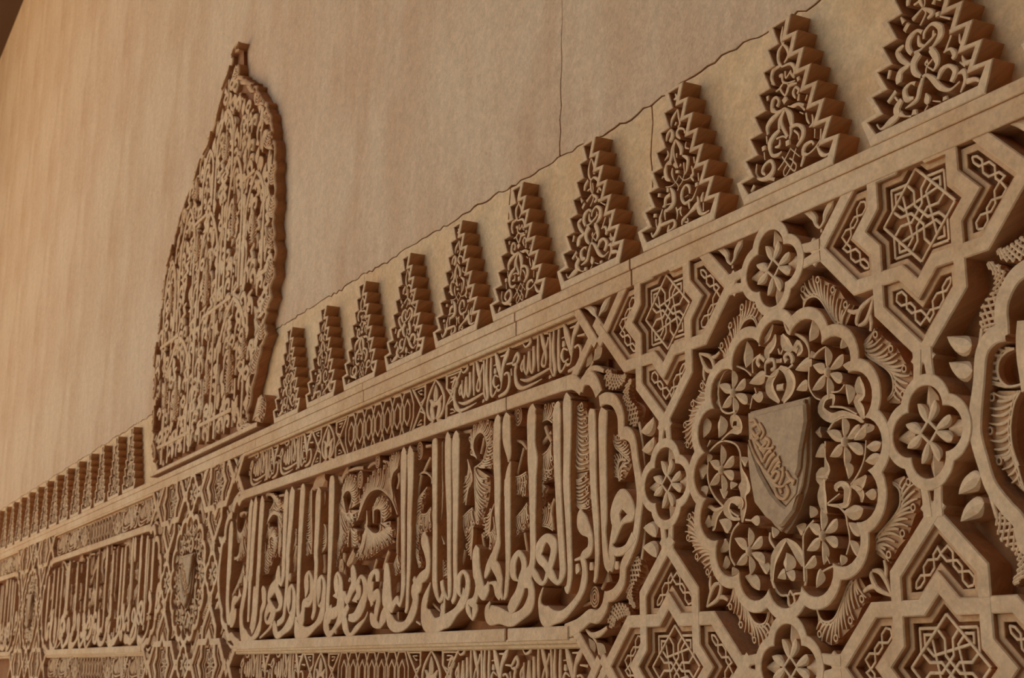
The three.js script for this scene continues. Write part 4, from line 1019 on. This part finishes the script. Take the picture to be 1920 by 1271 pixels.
const FE_ED = [[.671, -.548], [.721, -.481], [.787, -.433], [.831, -.357], [.873, -.299], [.878, -.238], [.84, -.19], [.786, -.165]];
{
  const quad = (x, y, f) => f.map(([u, v]) => [u * x, -v * y]);
  const swap = (f) => f.map(([u, v]) => [-v * .97, -u * 1.02]);
  for (const [x, y] of CORNERS) for (const s of [0, 1]) {
    const t = bayThing('feathered_leaf', 0, 0, (b) => `${y > 0 ? 'upper' : 'lower'} feathered leaf ${s ? 'beside the blossom axis' : 'on the flank'} of the ${b[1]}, ${x < 0 ? b[2] : b[3]} side`, 'leaf', 'feathered leaves round the shields');
    feather(t, quad(x, y, s ? swap(FE_SP) : FE_SP), quad(x, y, s ? swap(FE_ED) : FE_ED), FLOOR, -.05, 1.1, 'blade');
  }
  for (const [x, y] of CORNERS) {
    const lab = (b) => `split bud, ${y > 0 ? 'upper' : 'lower'} corner of the ${b[1]} field, ${x < 0 ? b[2] : b[3]} side`;
    const t = bayThing('split_bud', 0, 0, lab, 'bud', 'split buds round the shields'), k = (P) => P.map(([u, v, w]) => [u * x, -v * y, w]);
    part(t, 'bud_leaf', ribbon(k([[.69, -.69, .006], [.60, -.655, .014], [.565, -.60, .014], [.572, -.575, .006]]), FLOOR, -.034, {}), M.face);
    part(t, 'bud_leaf', ribbon(k([[.69, -.69, .006], [.655, -.62, .014], [.62, -.58, .014], [.575, -.572, .006]]), FLOOR, -.034, {}), M.face);
    part(t, 'stalk', ribbon(k([[.655, -.61, .010], [.66, -.57, .012], [.652, -.53, .008]]), FLOOR, -.036, {}), M.face);
    part(t, 'stalk', ribbon(k([[.60, -.645, .010], [.55, -.645, .012], [.508, -.663, .008]]), FLOOR, -.036, {}), M.face);
  }
}
// --- the medallion with its shield
{
  const t = bayThing('medallion', 0, 0, (b) => `sixteen-lobed medallion of flowers holding the ${b[1]}`, 'medallion');
  part(t, 'lobed_frame', plate(lobed(16, .597, .186, Math.PI / 2, 10), FLOOR, .0004, [lobed(16, .597, .125, Math.PI / 2, 10).reverse()], .005), M.face);
  const stems = [];
  MED.forEach(([kind, ...a], i) => {
    const P = flatPts(a);
    if (kind === 'flower') {
      const [x, y] = P[0], f = part(t, 'flower', dome(x, y, .026, -.045, .035, .030), M.face);
      for (let k = 0; k < 6; k++) { const A = Math.PI / 2 + k * Math.PI / 3 + .05 * Math.sin(i + k), l = .128 + .012 * Math.sin(i * 3 + k * 2); part(f, 'petal', leafGeo(x + Math.cos(A) * .02, y + Math.sin(A) * .02, x + Math.cos(A) * l, y + Math.sin(A) * l, .027, FLOOR, -.026, 0, 'ridge', .52), M.face); }
    } else if (kind === 'leaf') {
      const [p, q] = P, L = Math.hypot(q[0] - p[0], q[1] - p[1]), w = Math.max(p[2] * 1.15, L * .26);
      part(t, 'leaf', leafGeo(p[0], p[1], q[0], q[1], Math.min(w, .05), FLOOR, -.026, .06 * Math.sin(i), 'ridge', .4), M.face);
    } else stems.push(ribbon(P, FLOOR, -.020 - i * .00017, { sub: 4, prof: P.some((p) => p[2] > .018) ? 'cup' : 'flat' }));
  });
  part(t, 'vine', stems, M.face);
  // shield: a body with a raised border, a bend cut across it and writing in the sunk bend
  const edge = (k) => { const o = [[-.222 - k, .275 + k]]; o.push([.222 + k, .275 + k]); for (const [x, y] of [[.222, .1], [.212, -.03], [.18, -.14], [.12, -.24], [.05, -.315], [.0, -.352]]) o.push([x + k * .9, y - k * .7]); for (const [x, y] of [[-.05, -.315], [-.12, -.24], [-.18, -.14], [-.212, -.03], [-.222, .1]]) o.push([x - k * .9, y - k * .7]); return o; };
  const s = part(t, 'shield', plate(edge(.0), FLOOR, .012, [], .006), M.shield);
  part(s, 'border', plate(edge(.012), FLOOR, -.012, [], .006), M.shield);
  const SF = Object.fromEntries(SHIELD.map(([k, ...a]) => [k, flatPts(a).map((p) => [p[0], p[1]])]));
  part(s, 'upper_field', plate(SF.up, .0, .036, [], .012), M.shield);
  part(s, 'lower_field', plate(SF.low, .0, .036, [], .012), M.shield);
  part(s, 'inscribed_bend', plate(SF.bend, .0, .018, [], .003), M.shield);
  const sl = SHIELD_TEXT.map(([, ...a]) => ribbon(flatPts(a), 0, .031, { sub: 4, prof: 'round' }));
  part(s, 'lettering', sl, M.leaf);
}
// --- side fields next to the inscriptions: cone leaves, paired leaves, buds in the triangles
{
  function cone(parent, SP, W) {                // a swelling leaf covered by a net of crossing ridges
    const A = catmull(SP.map(([x, y], i) => [x, y, W[i]]), false, 10), g = [], n = A.length;
    part(parent, 'scaly_body', ribbon(A, FLOOR, -.050, { prof: 'round', straight: true }), M.leaf);
    const at = (t, c) => { const i = Math.max(0, Math.min(n - 2, Math.floor(t * (n - 1)))), f = Math.max(0, Math.min(1, t * (n - 1) - i)), a = A[i], b = A[i + 1], l = Math.hypot(b[0] - a[0], b[1] - a[1]) || 1, w = a[2] + (b[2] - a[2]) * f; return [a[0] + (b[0] - a[0]) * f - (b[1] - a[1]) / l * c * w, a[1] + (b[1] - a[1]) * f + (b[0] - a[0]) / l * c * w, .0062]; };
    for (const f of [-1, 1]) for (let k = -2; k < 13; k++) { const P = []; for (let h = -4; h <= 4; h++) { const t = k / 11 + f * h / 4 * .11; if (t > .02 && t < .98) P.push(at(t, h / 4 * .94)); } if (P.length > 2) g.push(ribbon(P, -.075, -.033 - .001 * f, { straight: true, prof: 'ridge' })); }
    part(parent, 'scale_net', g, M.face);
  }
  for (const x of [-1, 1]) for (const y of [1, -1]) {
    const side = (b) => (x < 0 ? b[2] : b[3]), K = (P) => P.map(([u, v, w]) => [-u * x, v * y, w]), ud = y > 0 ? 'upper' : 'lower';
    const t1 = bayThing('cone_leaf', 0, 0, (b) => `short scaly leaf, ${ud} corner of the ${side(b)}, ${b[1]} bay`, 'leaf', 'scaly leaves beside the inscriptions');
    cone(t1, K([[-1.62, .78, 0], [-1.635, .715, 0], [-1.56, .685, 0], [-1.48, .685, 0], [-1.435, .715, 0]]), [.03, .05, .05, .032, .006]);
    const t2 = bayThing('cone_leaf', 0, 0, (b) => `long scaly leaf by the ${side(b)}, ${ud} half, ${b[1]} bay`, 'leaf', 'scaly leaves beside the inscriptions');
    cone(t2, K([[-1.375, .675, 0], [-1.435, .61, 0], [-1.43, .53, 0], [-1.375, .45, 0], [-1.325, .385, 0]]), [.008, .03, .042, .066, .02]);
    const t3 = bayThing('paired_leaf', 0, 0, (b) => `smooth leaf pair, ${ud} edge of the ${side(b)}, ${b[1]} bay`, 'leaf', 'leaf pairs beside the inscriptions');
    part(t3, 'stalk', ribbon(K([[-1.315, .40, .012], [-1.285, .285, .010], [-1.262, .12, .007]]), FLOOR, -.04, {}), M.face);
    for (const [a, b] of [[[-1.27, .335], [-1.135, .40]], [[-1.262, .225], [-1.135, .285]]]) { const [p, q] = K([[...a, 0], [...b, 0]]); part(t3, 'leaf', leafGeo(p[0], p[1], q[0], q[1], .045, FLOOR, -.024, x * y * .12, 'round', .42), M.face); }
    const t4 = bayThing('stalked_bud', 0, 0, (b) => `two-leaved sprig, ${ud} frieze end over the ${side(b)}, ${b[1]} bay`, 'sprig', 'sprigs beside the friezes');
    for (const [p, q, w] of [[[-1.873, .835], [-1.84, .955], .034], [[-1.79, .86], [-1.715, .985], .044]]) { const [a, b] = K([[...p, 0], [...q, 0]]); part(t4, 'leaf', leafGeo(a[0], a[1], b[0], b[1], w, FLOOR, -.022, 0, 'ridge', .4), M.face); }
    part(t4, 'stalk', ribbon(K([[-1.936, .767, .006], [-1.867, .815, .016], [-1.77, .81, .02], [-1.68, .775, .012]]), FLOOR, -.03, {}), M.face);
    part(t4, 'stalk', ribbon(K([[-1.86, .815, .010], [-1.80, .862, .008]]), FLOOR, -.03, { straight: true }), M.face);
  }
  for (const [c, w, nm] of [[-1.73, 1, 0], [1.73, 1, 1], [-.36, .7, 2], [.36, .7, 3]]) {
    const lab = (b) => nm < 2 ? `tulip bud under the cornice, ${nm ? b[3] : b[2]} end, ${b[1]} bay` : `tulip bud beside the top blossom of the ${b[1]}, ${nm === 3 ? b[3] : b[2]} side`;
    const t = bayThing('tulip_bud', c, 1.13, lab, 'bud', 'tulip buds under the cornice');
    for (const sg of [-1, 1]) part(t, 'leaf', ribbon([[0, -.02 * w, .006], [sg * .03, .02 * w, .012], [sg * .06 * w, .05, .03 * w], [sg * .11 * w, .085, .022], [sg * .16 * w, .10, .003]], FLOOR, -.02, { prof: 'round' }), M.face);
    part(t, 'stalk', ribbon([[0, -.05 * w, .008], [0, .0, .008]], FLOOR, -.03, { straight: true }), M.face);
  }
}
// copies of every bay thing round the two farther shields
for (const [t, u, v, lab] of bayThings.slice()) for (const b of BAYS.slice(1)) copy(t, u + b[0], v, lab(b));

// ================================================================ the long inscriptions
function scallop(m, u1, c) {                       // the scalloped end of an inscription's frame: m = 1 for the end next to its right-hand bay
  const K = (P) => P.map(([u, v, w]) => [m > 0 ? u + u1 : 2 * c - u - u1, v, w]);
  const up = [
    [[-2.13, .77, .0465], [-2.02, .765, .05], [-1.955, .735, .046], [-1.90, .69, .04]],
    [[-1.92, .69, .036], [-1.88, .745, .036], [-1.80, .75, .046], [-1.74, .70, .046], [-1.70, .63, .042]],
    [[-1.69, .585, .038], [-1.62, .592, .038], [-1.53, .56, .038], [-1.462, .47, .038], [-1.455, .37, .036], [-1.46, .33, .03]],
    [[-1.47, .345, .036], [-1.40, .345, .040], [-1.335, .29, .036], [-1.305, .16, .034], [-1.275, .04, .038], [-1.268, -.06, .036], [-1.30, -.19, .034]],
    [[-1.29, -.15, .034], [-1.325, -.27, .034], [-1.40, -.37, .036], [-1.455, -.43, .036], [-1.475, -.52, .036], [-1.56, -.585, .036], [-1.645, -.60, .034]],
    [[-1.64, -.57, .030], [-1.67, -.655, .036], [-1.75, -.71, .04], [-1.84, -.705, .042], [-1.92, -.735, .042], [-2.0, -.765, .046], [-2.13, -.79, .048]],
  ];
  return up.map(K);
}
function makeCart(name, u0, u1, label, letters, opt = {}) {
  const t = thing(name, 0, 0, label, 'inscription', 'long inscriptions between the shields'), c = (u0 + u1) / 2;
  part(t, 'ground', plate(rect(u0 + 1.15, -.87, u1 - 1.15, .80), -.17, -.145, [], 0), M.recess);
  // top band and sill break where the wall has cracked
  const l = u0 + 2.08, r = u1 - 2.08, cuts = [r, ...(opt.cuts ?? []), l];
  for (let i = 0; i < cuts.length - 1; i++) {
    part(t, 'top_band', plate(rect(cuts[i + 1] + .006, .725, cuts[i] - (i ? .006 : 0), .818), -.16, .0, [], .006), M.face);
    part(t, 'sill', plate(rect(cuts[i + 1] + (i === 0 && opt.cuts ? .03 : .004), -.845, cuts[i] - (i ? .004 : 0), -.756), -.16, .001, [], .008), M.face);
  }
  part(t, 'sill_moulding', ribbon([[l - .1, -.86, .034], [r + .1, -.86, .034]], -.16, -.022, { straight: true, prof: 'round' }), M.lower);
  for (const m of [1, -1]) scallop(m, u1, c).forEach((P, i) => part(t, 'scalloped_frame', ribbon(P, -.15, -.0012 * (i + 1), { sub: 6 }), M.face));
  letters.forEach((P, i) => part(t, 'letter', ribbon(P, -.15, -.003 - i * .00021, { sub: 6 }), M.face));
  return t;
}
function leavesInto(t, shift = 0) {
  for (let i = 0; i < FEA.length; i += 2) {
    const sp = flatPts(FEA[i].slice(1)).map((p) => [p[0] + shift, p[1]]), ed = flatPts(FEA[i + 1].slice(1)).map((p) => [p[0] + shift, p[1]]);
    feather(t, sp, ed, -.15, -.056 - (i % 8) * .002, 1.25);
  }
  THIN.forEach(([kind, ...a], i) => {
    const P = flatPts(a).map((p) => [p[0] + shift, p[1], p[2]]);
    if (kind === 'st') part(t, 'tendril', ribbon(P, -.15, -.06 + (i % 5) * .002, { sub: 4, prof: 'round' }), M.leaf);
    else if (kind === 'dot') part(t, 'letter_dot', dome(P[0][0], P[0][1], P[0][2] * .9, -.03, .02, P[0][2] * 1.15), M.face);
    else { const [x, y, w] = P[0], r = w * 1.05, g = [plate(ellipse(x, y, r, r * 1.25, 20, 0).map((q) => [q[0], q[1]]), -.15, -.06, [], .003)]; for (const f of [.93, .62, .3]) g.push(ribbon(ellipse(x, y, r * f, r * f * 1.25, 18, .0055), -.07, -.048, { straight: true, closed: true })); part(t, 'ringed_boss', g, M.leaf); }
  });
}
const LET = LETTERS.map(([, ...a]) => flatPts(a));
const cartA = makeCart('long_inscription', -BAY, 0, 'long sharp inscription of tall carved letters between the large and small shields', LET, { cuts: [-2.905, -3.0] .slice(0, 1) });
leavesInto(cartA);
{ // the farther inscription has its own spacing of tall letters over the same run of bowls
  const far = [];
  LET.forEach((P, i) => { const tall = P[0][1] - P.at(-1)[1] > .9 && P.length < 12; if (!tall) far.push(P.map(([u, v, w]) => [u - BAY + .12, v, w])); });
  for (const [u, du] of FAR_TALL) far.push([[u, .62, .02], [u - .01, .5, .05], [u, 0, .048], [u + du, -.4, .042], [u + du * 2, -.56, .03]]);
  const t = makeCart('long_inscription', -2 * BAY, -BAY, 'shadowy half blurred inscription between the small and the tiny shields', far);
  leavesInto(t, -BAY);
  const far2 = far.map((P) => P.map(([u, v, w]) => [u - BAY - .2, v, w]));
  makeCart('long_inscription', -3 * BAY, -2 * BAY, 'last blurred inscription past the tiny shield at the picture edge', far2);
  // the inscription that the picture's edge cuts, on the large shield's other side
  const n = makeCart('long_inscription', 0, BAY, 'cropped inscription whose scalloped end and one letter stand at the picture edge', [...CROP_L.map(([, ...a]) => flatPts(a)), ...LET.map((P) => P.map(([u, v, w]) => [u + BAY, v, w])).filter((P) => P.every((p) => p[0] > 1.98))]);
  for (let i = 0; i < CROP_F.length; i += 2) feather(n, flatPts(CROP_F[i].slice(1)), flatPts(CROP_F[i + 1].slice(1)), -.15, -.056, 1);
}

// ================================================================ the narrow friezes over and under each inscription
const PHR = PHRASE.map(([, ...a]) => flatPts(a));
function makeFrieze(label) {
  const t = thing('frieze', 0, 0, label, 'frieze', 'narrow inscription friezes'), z0 = -.12, zf = -.105, zt = -.042;
  part(t, 'ground', plate(rect(-9.02, .80, -1.74, 1.235), -.17, zf, [], 0), M.recess);
  part(t, 'bevelled_head', plate(rect(-8.98, 1.176, -1.96, 1.23), -.12, -.058, [], .0), M.lower);
  part(t, 'bevelled_head', ribbon([[-9.0, 1.216, .020], [-1.99, 1.216, .020]], -.10, -.006, { straight: true, prof: 'round' }), M.lower);
  const letters = [0, .985, -4.37, -3.45].map((d) => [d]);
  for (const d of [0, .97, -4.0, -4.97]) for (const [i, P] of PHR.entries()) part(t, 'letter', ribbon(P.map(([u, v, w]) => [u + d, v, w * .92]), z0, zt - i * .0002, { sub: 4 }), M.face);
  const ln = (P, w = .012, z = zt) => ribbon(poly(P, w), z0, z, { straight: true });
  const lo = .826, hi = 1.172, mi = 1.0;
  for (const [ul, ur] of [[-4.60, -3.70], [-6.93, -6.03]]) {
    // crossing straps either side of a palmette cell
    const L1 = ul + .245, R1 = ur - .265;
    for (const q of [ln([[ur, hi], [ur - .17, mi + .01], [R1, .93], [R1 - .005, lo]]), ln([[ur, lo], [ur - .17, mi - .005], [R1, 1.07], [R1 - .005, hi]], .012, zt - .001), ln([[ul, hi], [ul + .165, mi + .01], [L1, .93], [L1, lo]]), ln([[ul, lo], [ul + .165, mi - .005], [L1, 1.07], [L1, hi]], .012, zt - .001)]) part(t, 'crossing_strap', q, M.face);
    for (const [x0, x1] of [[R1 + .012, ur - .03], [L1 - .012, ul + .03]]) for (const [y, s] of [[hi - .012, -1], [lo + .012, 1]]) {
      const m = x0 + (x1 - x0) * .42; part(t, 'key_fret', [ln([[x0, y], [x1, y], [m, y + s * .13], [x0, y + s * .10], [x0, y]], .0065, zt - .003), ln([[x0 + (x1 - x0) * .25, y + s * .025], [x0 + (x1 - x0) * .65, y + s * .025], [x0 + (x1 - x0) * .4, y + s * .055], [x0 + (x1 - x0) * .25, y + s * .055]], .006, zt - .004)], M.face);
    }
    const c = (L1 + R1) / 2, rb = (P, z = zt) => ribbon(P, z0, z, { sub: 5 });
    part(t, 'palmette', [-1, 1].flatMap((s) => [
      rb([[c, hi, .008], [c + s * .10, 1.09, .016], [c + s * .155, 1.0, .018], [c + s * .13, .90, .018], [c + s * .04, .85, .014], [c + s * .10, .832, .014], [c + s * .16, .825, .006]]),
      rb([[c, 1.13, .006], [c + s * .02, 1.06, .022], [c + s * .015, 1.0, .018]], zt - .001),
      rb([[c, .985, .014], [c + s * .05, .985, .026], [c + s * .09, 1.015, .018], [c + s * .115, 1.03, .004]], zt - .002),
      rb([[c + s * .01, .86, .008], [c + s * .055, .905, .034], [c + s * .075, .955, .03], [c + s * .09, .985, .004]], zt - .0015),
    ]), M.face);
  }
  // the plait
  const a = -6.03, b = -4.60, n = 7, p = (b - a) / n, ws = .0105;
  for (let i = -1; i <= n; i++) {
    const x = a + (i + .5) * p, f = (q, w) => [x + q * p, lo + w * (hi - lo)], ends = i < 0 || i >= n;
    if (!ends) part(t, 'plait_ring', ribbon(poly([f(-.28, 1), f(.28, 1), f(.62, .66), f(.62, .34), f(.28, 0), f(-.28, 0), f(-.62, .34), f(-.62, .66)], ws), z0, zt - (i % 3) * .0014, { straight: true, closed: true }), M.face);
    if (!ends) part(t, 'plait_link', ribbon(poly([f(0, .80), f(.26, .64), f(.26, .36), f(0, .2), f(-.26, .36), f(-.26, .64)], ws * .8), z0, zt - .002 - (i % 2) * .0015, { straight: true, closed: true }), M.face);
  }
  return t;
}
{
  const f0 = makeFrieze('narrow frieze under the cornice, over the long sharp inscription');
  copy(f0, 0, -2.062, 'narrow frieze under the sill of the long sharp inscription');
  copy(f0, -BAY, 0, 'blurred narrow frieze under the cornice, over the shadowy far inscription');
  copy(f0, -BAY, -2.062, 'blurred narrow frieze under the sill of the shadowy far inscription');
  copy(f0, -2 * BAY, 0, 'tiny blurred frieze over the last far inscription');
}

// ================================================================ the tall carved panel that rises over the cornice
{
  const t = thing('tall_panel', 0, 0, 'tall ragged arch-shaped panel of dense carved foliage standing over the cornice', 'carved panel');
  const get = (k) => ARCH.find((a) => a[0] === k).slice(1), Lp = flatPts(get('L')), Rp = flatPts(get('R'));
  const jag = (P, s) => resample(P, 110).map(([x, y], i) => [x + s * (.015 * Math.sin(i * 1.3) + rr(-.03, .03)), y]);
  const L = jag(Lp, 1), R = jag(Rp, 1); L.push([-12.74, 1.47]); R.push([-8.46, 1.47]);
  part(t, 'ground', plate([...L, ...R.slice().reverse()], -.108, -.062, [], 0), M.recess);
  const zt = .018, g = [];
  const rimOf = (P, s, w0) => P.map(([x, y], i) => [x - s * w0 * .8, y, w0 * (.8 + .25 * Math.abs(Math.sin(i * .9)) + rr(0, .3))]);
  part(t, 'ragged_rim', [ribbon(rimOf(R, 1, .026), -.108, zt, { straight: true, prof: 'round' }), ribbon(rimOf(L, -1, .024), -.108, zt - .01, { straight: true, prof: 'round' })], M.leaf);
  const bounds = (v) => { const f = (P) => { for (let i = 0; i < P.length - 1; i++) if ((P[i][1] - v) * (P[i + 1][1] - v) <= 0) return P[i][0] + (P[i + 1][0] - P[i][0]) * ((v - P[i][1]) / (P[i + 1][1] - P[i][1] || 1)); return null; }; return [f(L), f(R)]; };
  const inside = (P) => P.every(([u, v]) => { const [a, b] = bounds(v); return a !== null && b !== null && u > a + .03 && u < b - .05; });
  const R_ = (P, z, o) => ribbon(P, -.10, z, o);
  // straight bars that cross the panel, tall stems and nested pointed arches
  const bars = [], rods = [[-12.85, -11.15, 1.80], [-10.75, -9.45, 1.80], [-12.95, -12.0, 3.20], [-10.85, -9.7, 3.17], [-8.75, -8.3, 3.16], [-11.6, -10.9, 4.55], [-9.6, -9.0, 4.5]];
  for (const [a, b, v] of rods) bars.push(R_([[a, v, .024], [b, v - .01, .024]], zt, { straight: true }));
  const arch = (c, v0, v1, h, z) => { for (const [k, w] of [[1, .034]]) for (const sg of [-1, 1]) bars.push(R_([[c + sg * h * k, v0, w], [c + sg * h * k, v0 + (v1 - v0) * .55, w], [c + sg * h * k * .86, v0 + (v1 - v0) * .76, w], [c + sg * h * k * .45, v0 + (v1 - v0) * (.88 + .03 * k), w], [c, v0 + (v1 - v0) * (.90 + .1 * k), w * .7]], z, { sub: 6 })); };
  for (const [c, a, b, h] of [[-9.6, 1.55, 3.12, .52], [-11.95, 1.55, 3.14, .56], [-10.78, 2.5, 4.5, .42], [-12.6, 3.22, 4.35, .26], [-8.95, 3.2, 4.45, .34], [-9.75, 3.2, 4.9, .30], [-11.8, 3.25, 4.85, .34], [-10.3, 4.55, 5.7, .34], [-11.0, 4.6, 5.4, .22]]) arch(c, a, b, h, zt - .002);
  for (const [u, a, b] of [[-11.2, 1.55, 2.9], [-10.35, 1.55, 2.7], [-10.25, 3.25, 4.5], [-12.3, 3.3, 4.0], [-9.35, 3.2, 4.2]]) bars.push(R_([[u, a, .034], [u + .01, (a + b) / 2, .036], [u, b, .016]], zt - .004, { sub: 4 }));
  part(t, 'arcading', bars, M.face);
  let q = 0; const leafs = [];
  for (let v = 1.52; v < 6.25; v += .15) for (let u = -13.2; u < -8.0; u += .235) {
    const x = u + rr(-.11, .11), y = v + rr(-.05, .05), s = rnd() < .5 ? -1 : 1, k = rnd(), z = zt - .003 - rnd() * .012; let list;
    if (k < .36) list = [[[x - s * .05, y - .10, .012], [x - s * .06, y, .034], [x + s * .01, y + .085, .034], [x + s * .11, y + .05, .034], [x + s * .085, y - .02, .03], [x + s * .03, y - .01, .012]]];
    else if (k < .62) list = [[[x - s * .02, y - .10, .010], [x - s * .03, y, .072], [x + s * .03, y + .10, .008]]];
    else if (k < .74) list = [[[x, y - .12, .030], [x + s * .02, y + .12, .028]], [[x + s * .05, y - .04, .014], [x + s * .15, y + .02, .04]]];
    else if (k < .90) list = [[[x - .10, y - .07, .012], [x + .04, y - .05, .036], [x - .04, y + .04, .036], [x + .10, y + .08, .012]]];
    else list = [[[x - .09, y, .028], [x, y + .06, .03], [x + .09, y, .028], [x, y - .06, .03]]];
    for (const P of list) if (inside(P)) g.push(R_(P, z, { sub: 3, prof: rnd() < .6 ? 'flat' : 'round', closed: k >= .92 }));
  }
  part(t, 'foliage_relief', g, M.face);
  feather(t, [[-8.55, 1.52], [-8.5, 1.6], [-8.44, 1.68], [-8.4, 1.74]], [[-8.3, 1.46], [-8.2, 1.55], [-8.2, 1.68], [-8.3, 1.76]], -.108, .03, 1.2, 'curled_palmette');
  for (const [c, v, h, w] of [[-9.6, 2.0, .55, .15], [-11.95, 2.05, .55, .17], [-10.78, 3.3, .6, .13], [-10.5, 2.15, .4, .12], [-11.3, 4.0, .4, .12], [-9.75, 3.9, .5, .11], [-12.5, 2.3, .4, .12], [-8.95, 3.6, .4, .12], [-10.2, 5.0, .4, .11], [-12.5, 3.6, .4, .10], [-9.1, 2.3, .35, .1], [-11.5, 4.9, .3, .12]]) { feather(t, [[c, v], [c + .01, v + h * .5], [c, v + h]], [[c + w * .5, v - .02], [c + w, v + h * .4], [c + .02, v + h]], -.10, zt + .004, .9); feather(t, [[c, v], [c - .01, v + h * .5], [c, v + h]], [[c - w * .5, v - .02], [c - w, v + h * .4], [c - .02, v + h]], -.10, zt + .003, .9); }
  const edge = (P, s, n, w) => { const E = resample(P, n * 3 + 1); for (let i = 0; i < n; i++) { const A = [E[3 * i], E[3 * i + 1], E[3 * i + 2]], B = A.map(([x, y], k) => [x - s * w * [.7, 1.2, .9][k] * rr(.7, 1.2), y + .04]); feather(t, B, A.map(([x, y]) => [x - s * .012, y]), -.108, zt + rr(-.02, .012), 1); } };
  edge(R, 1, 15, .2); edge(L, -1, 14, .13);
  part(t, 'base_moulding', [ribbon([[-13.0, 1.463, .026], [-8.42, 1.463, .026]], -.108, .035, { straight: true, prof: 'flat' })], M.face);
}

renderer.render(scene, camera);
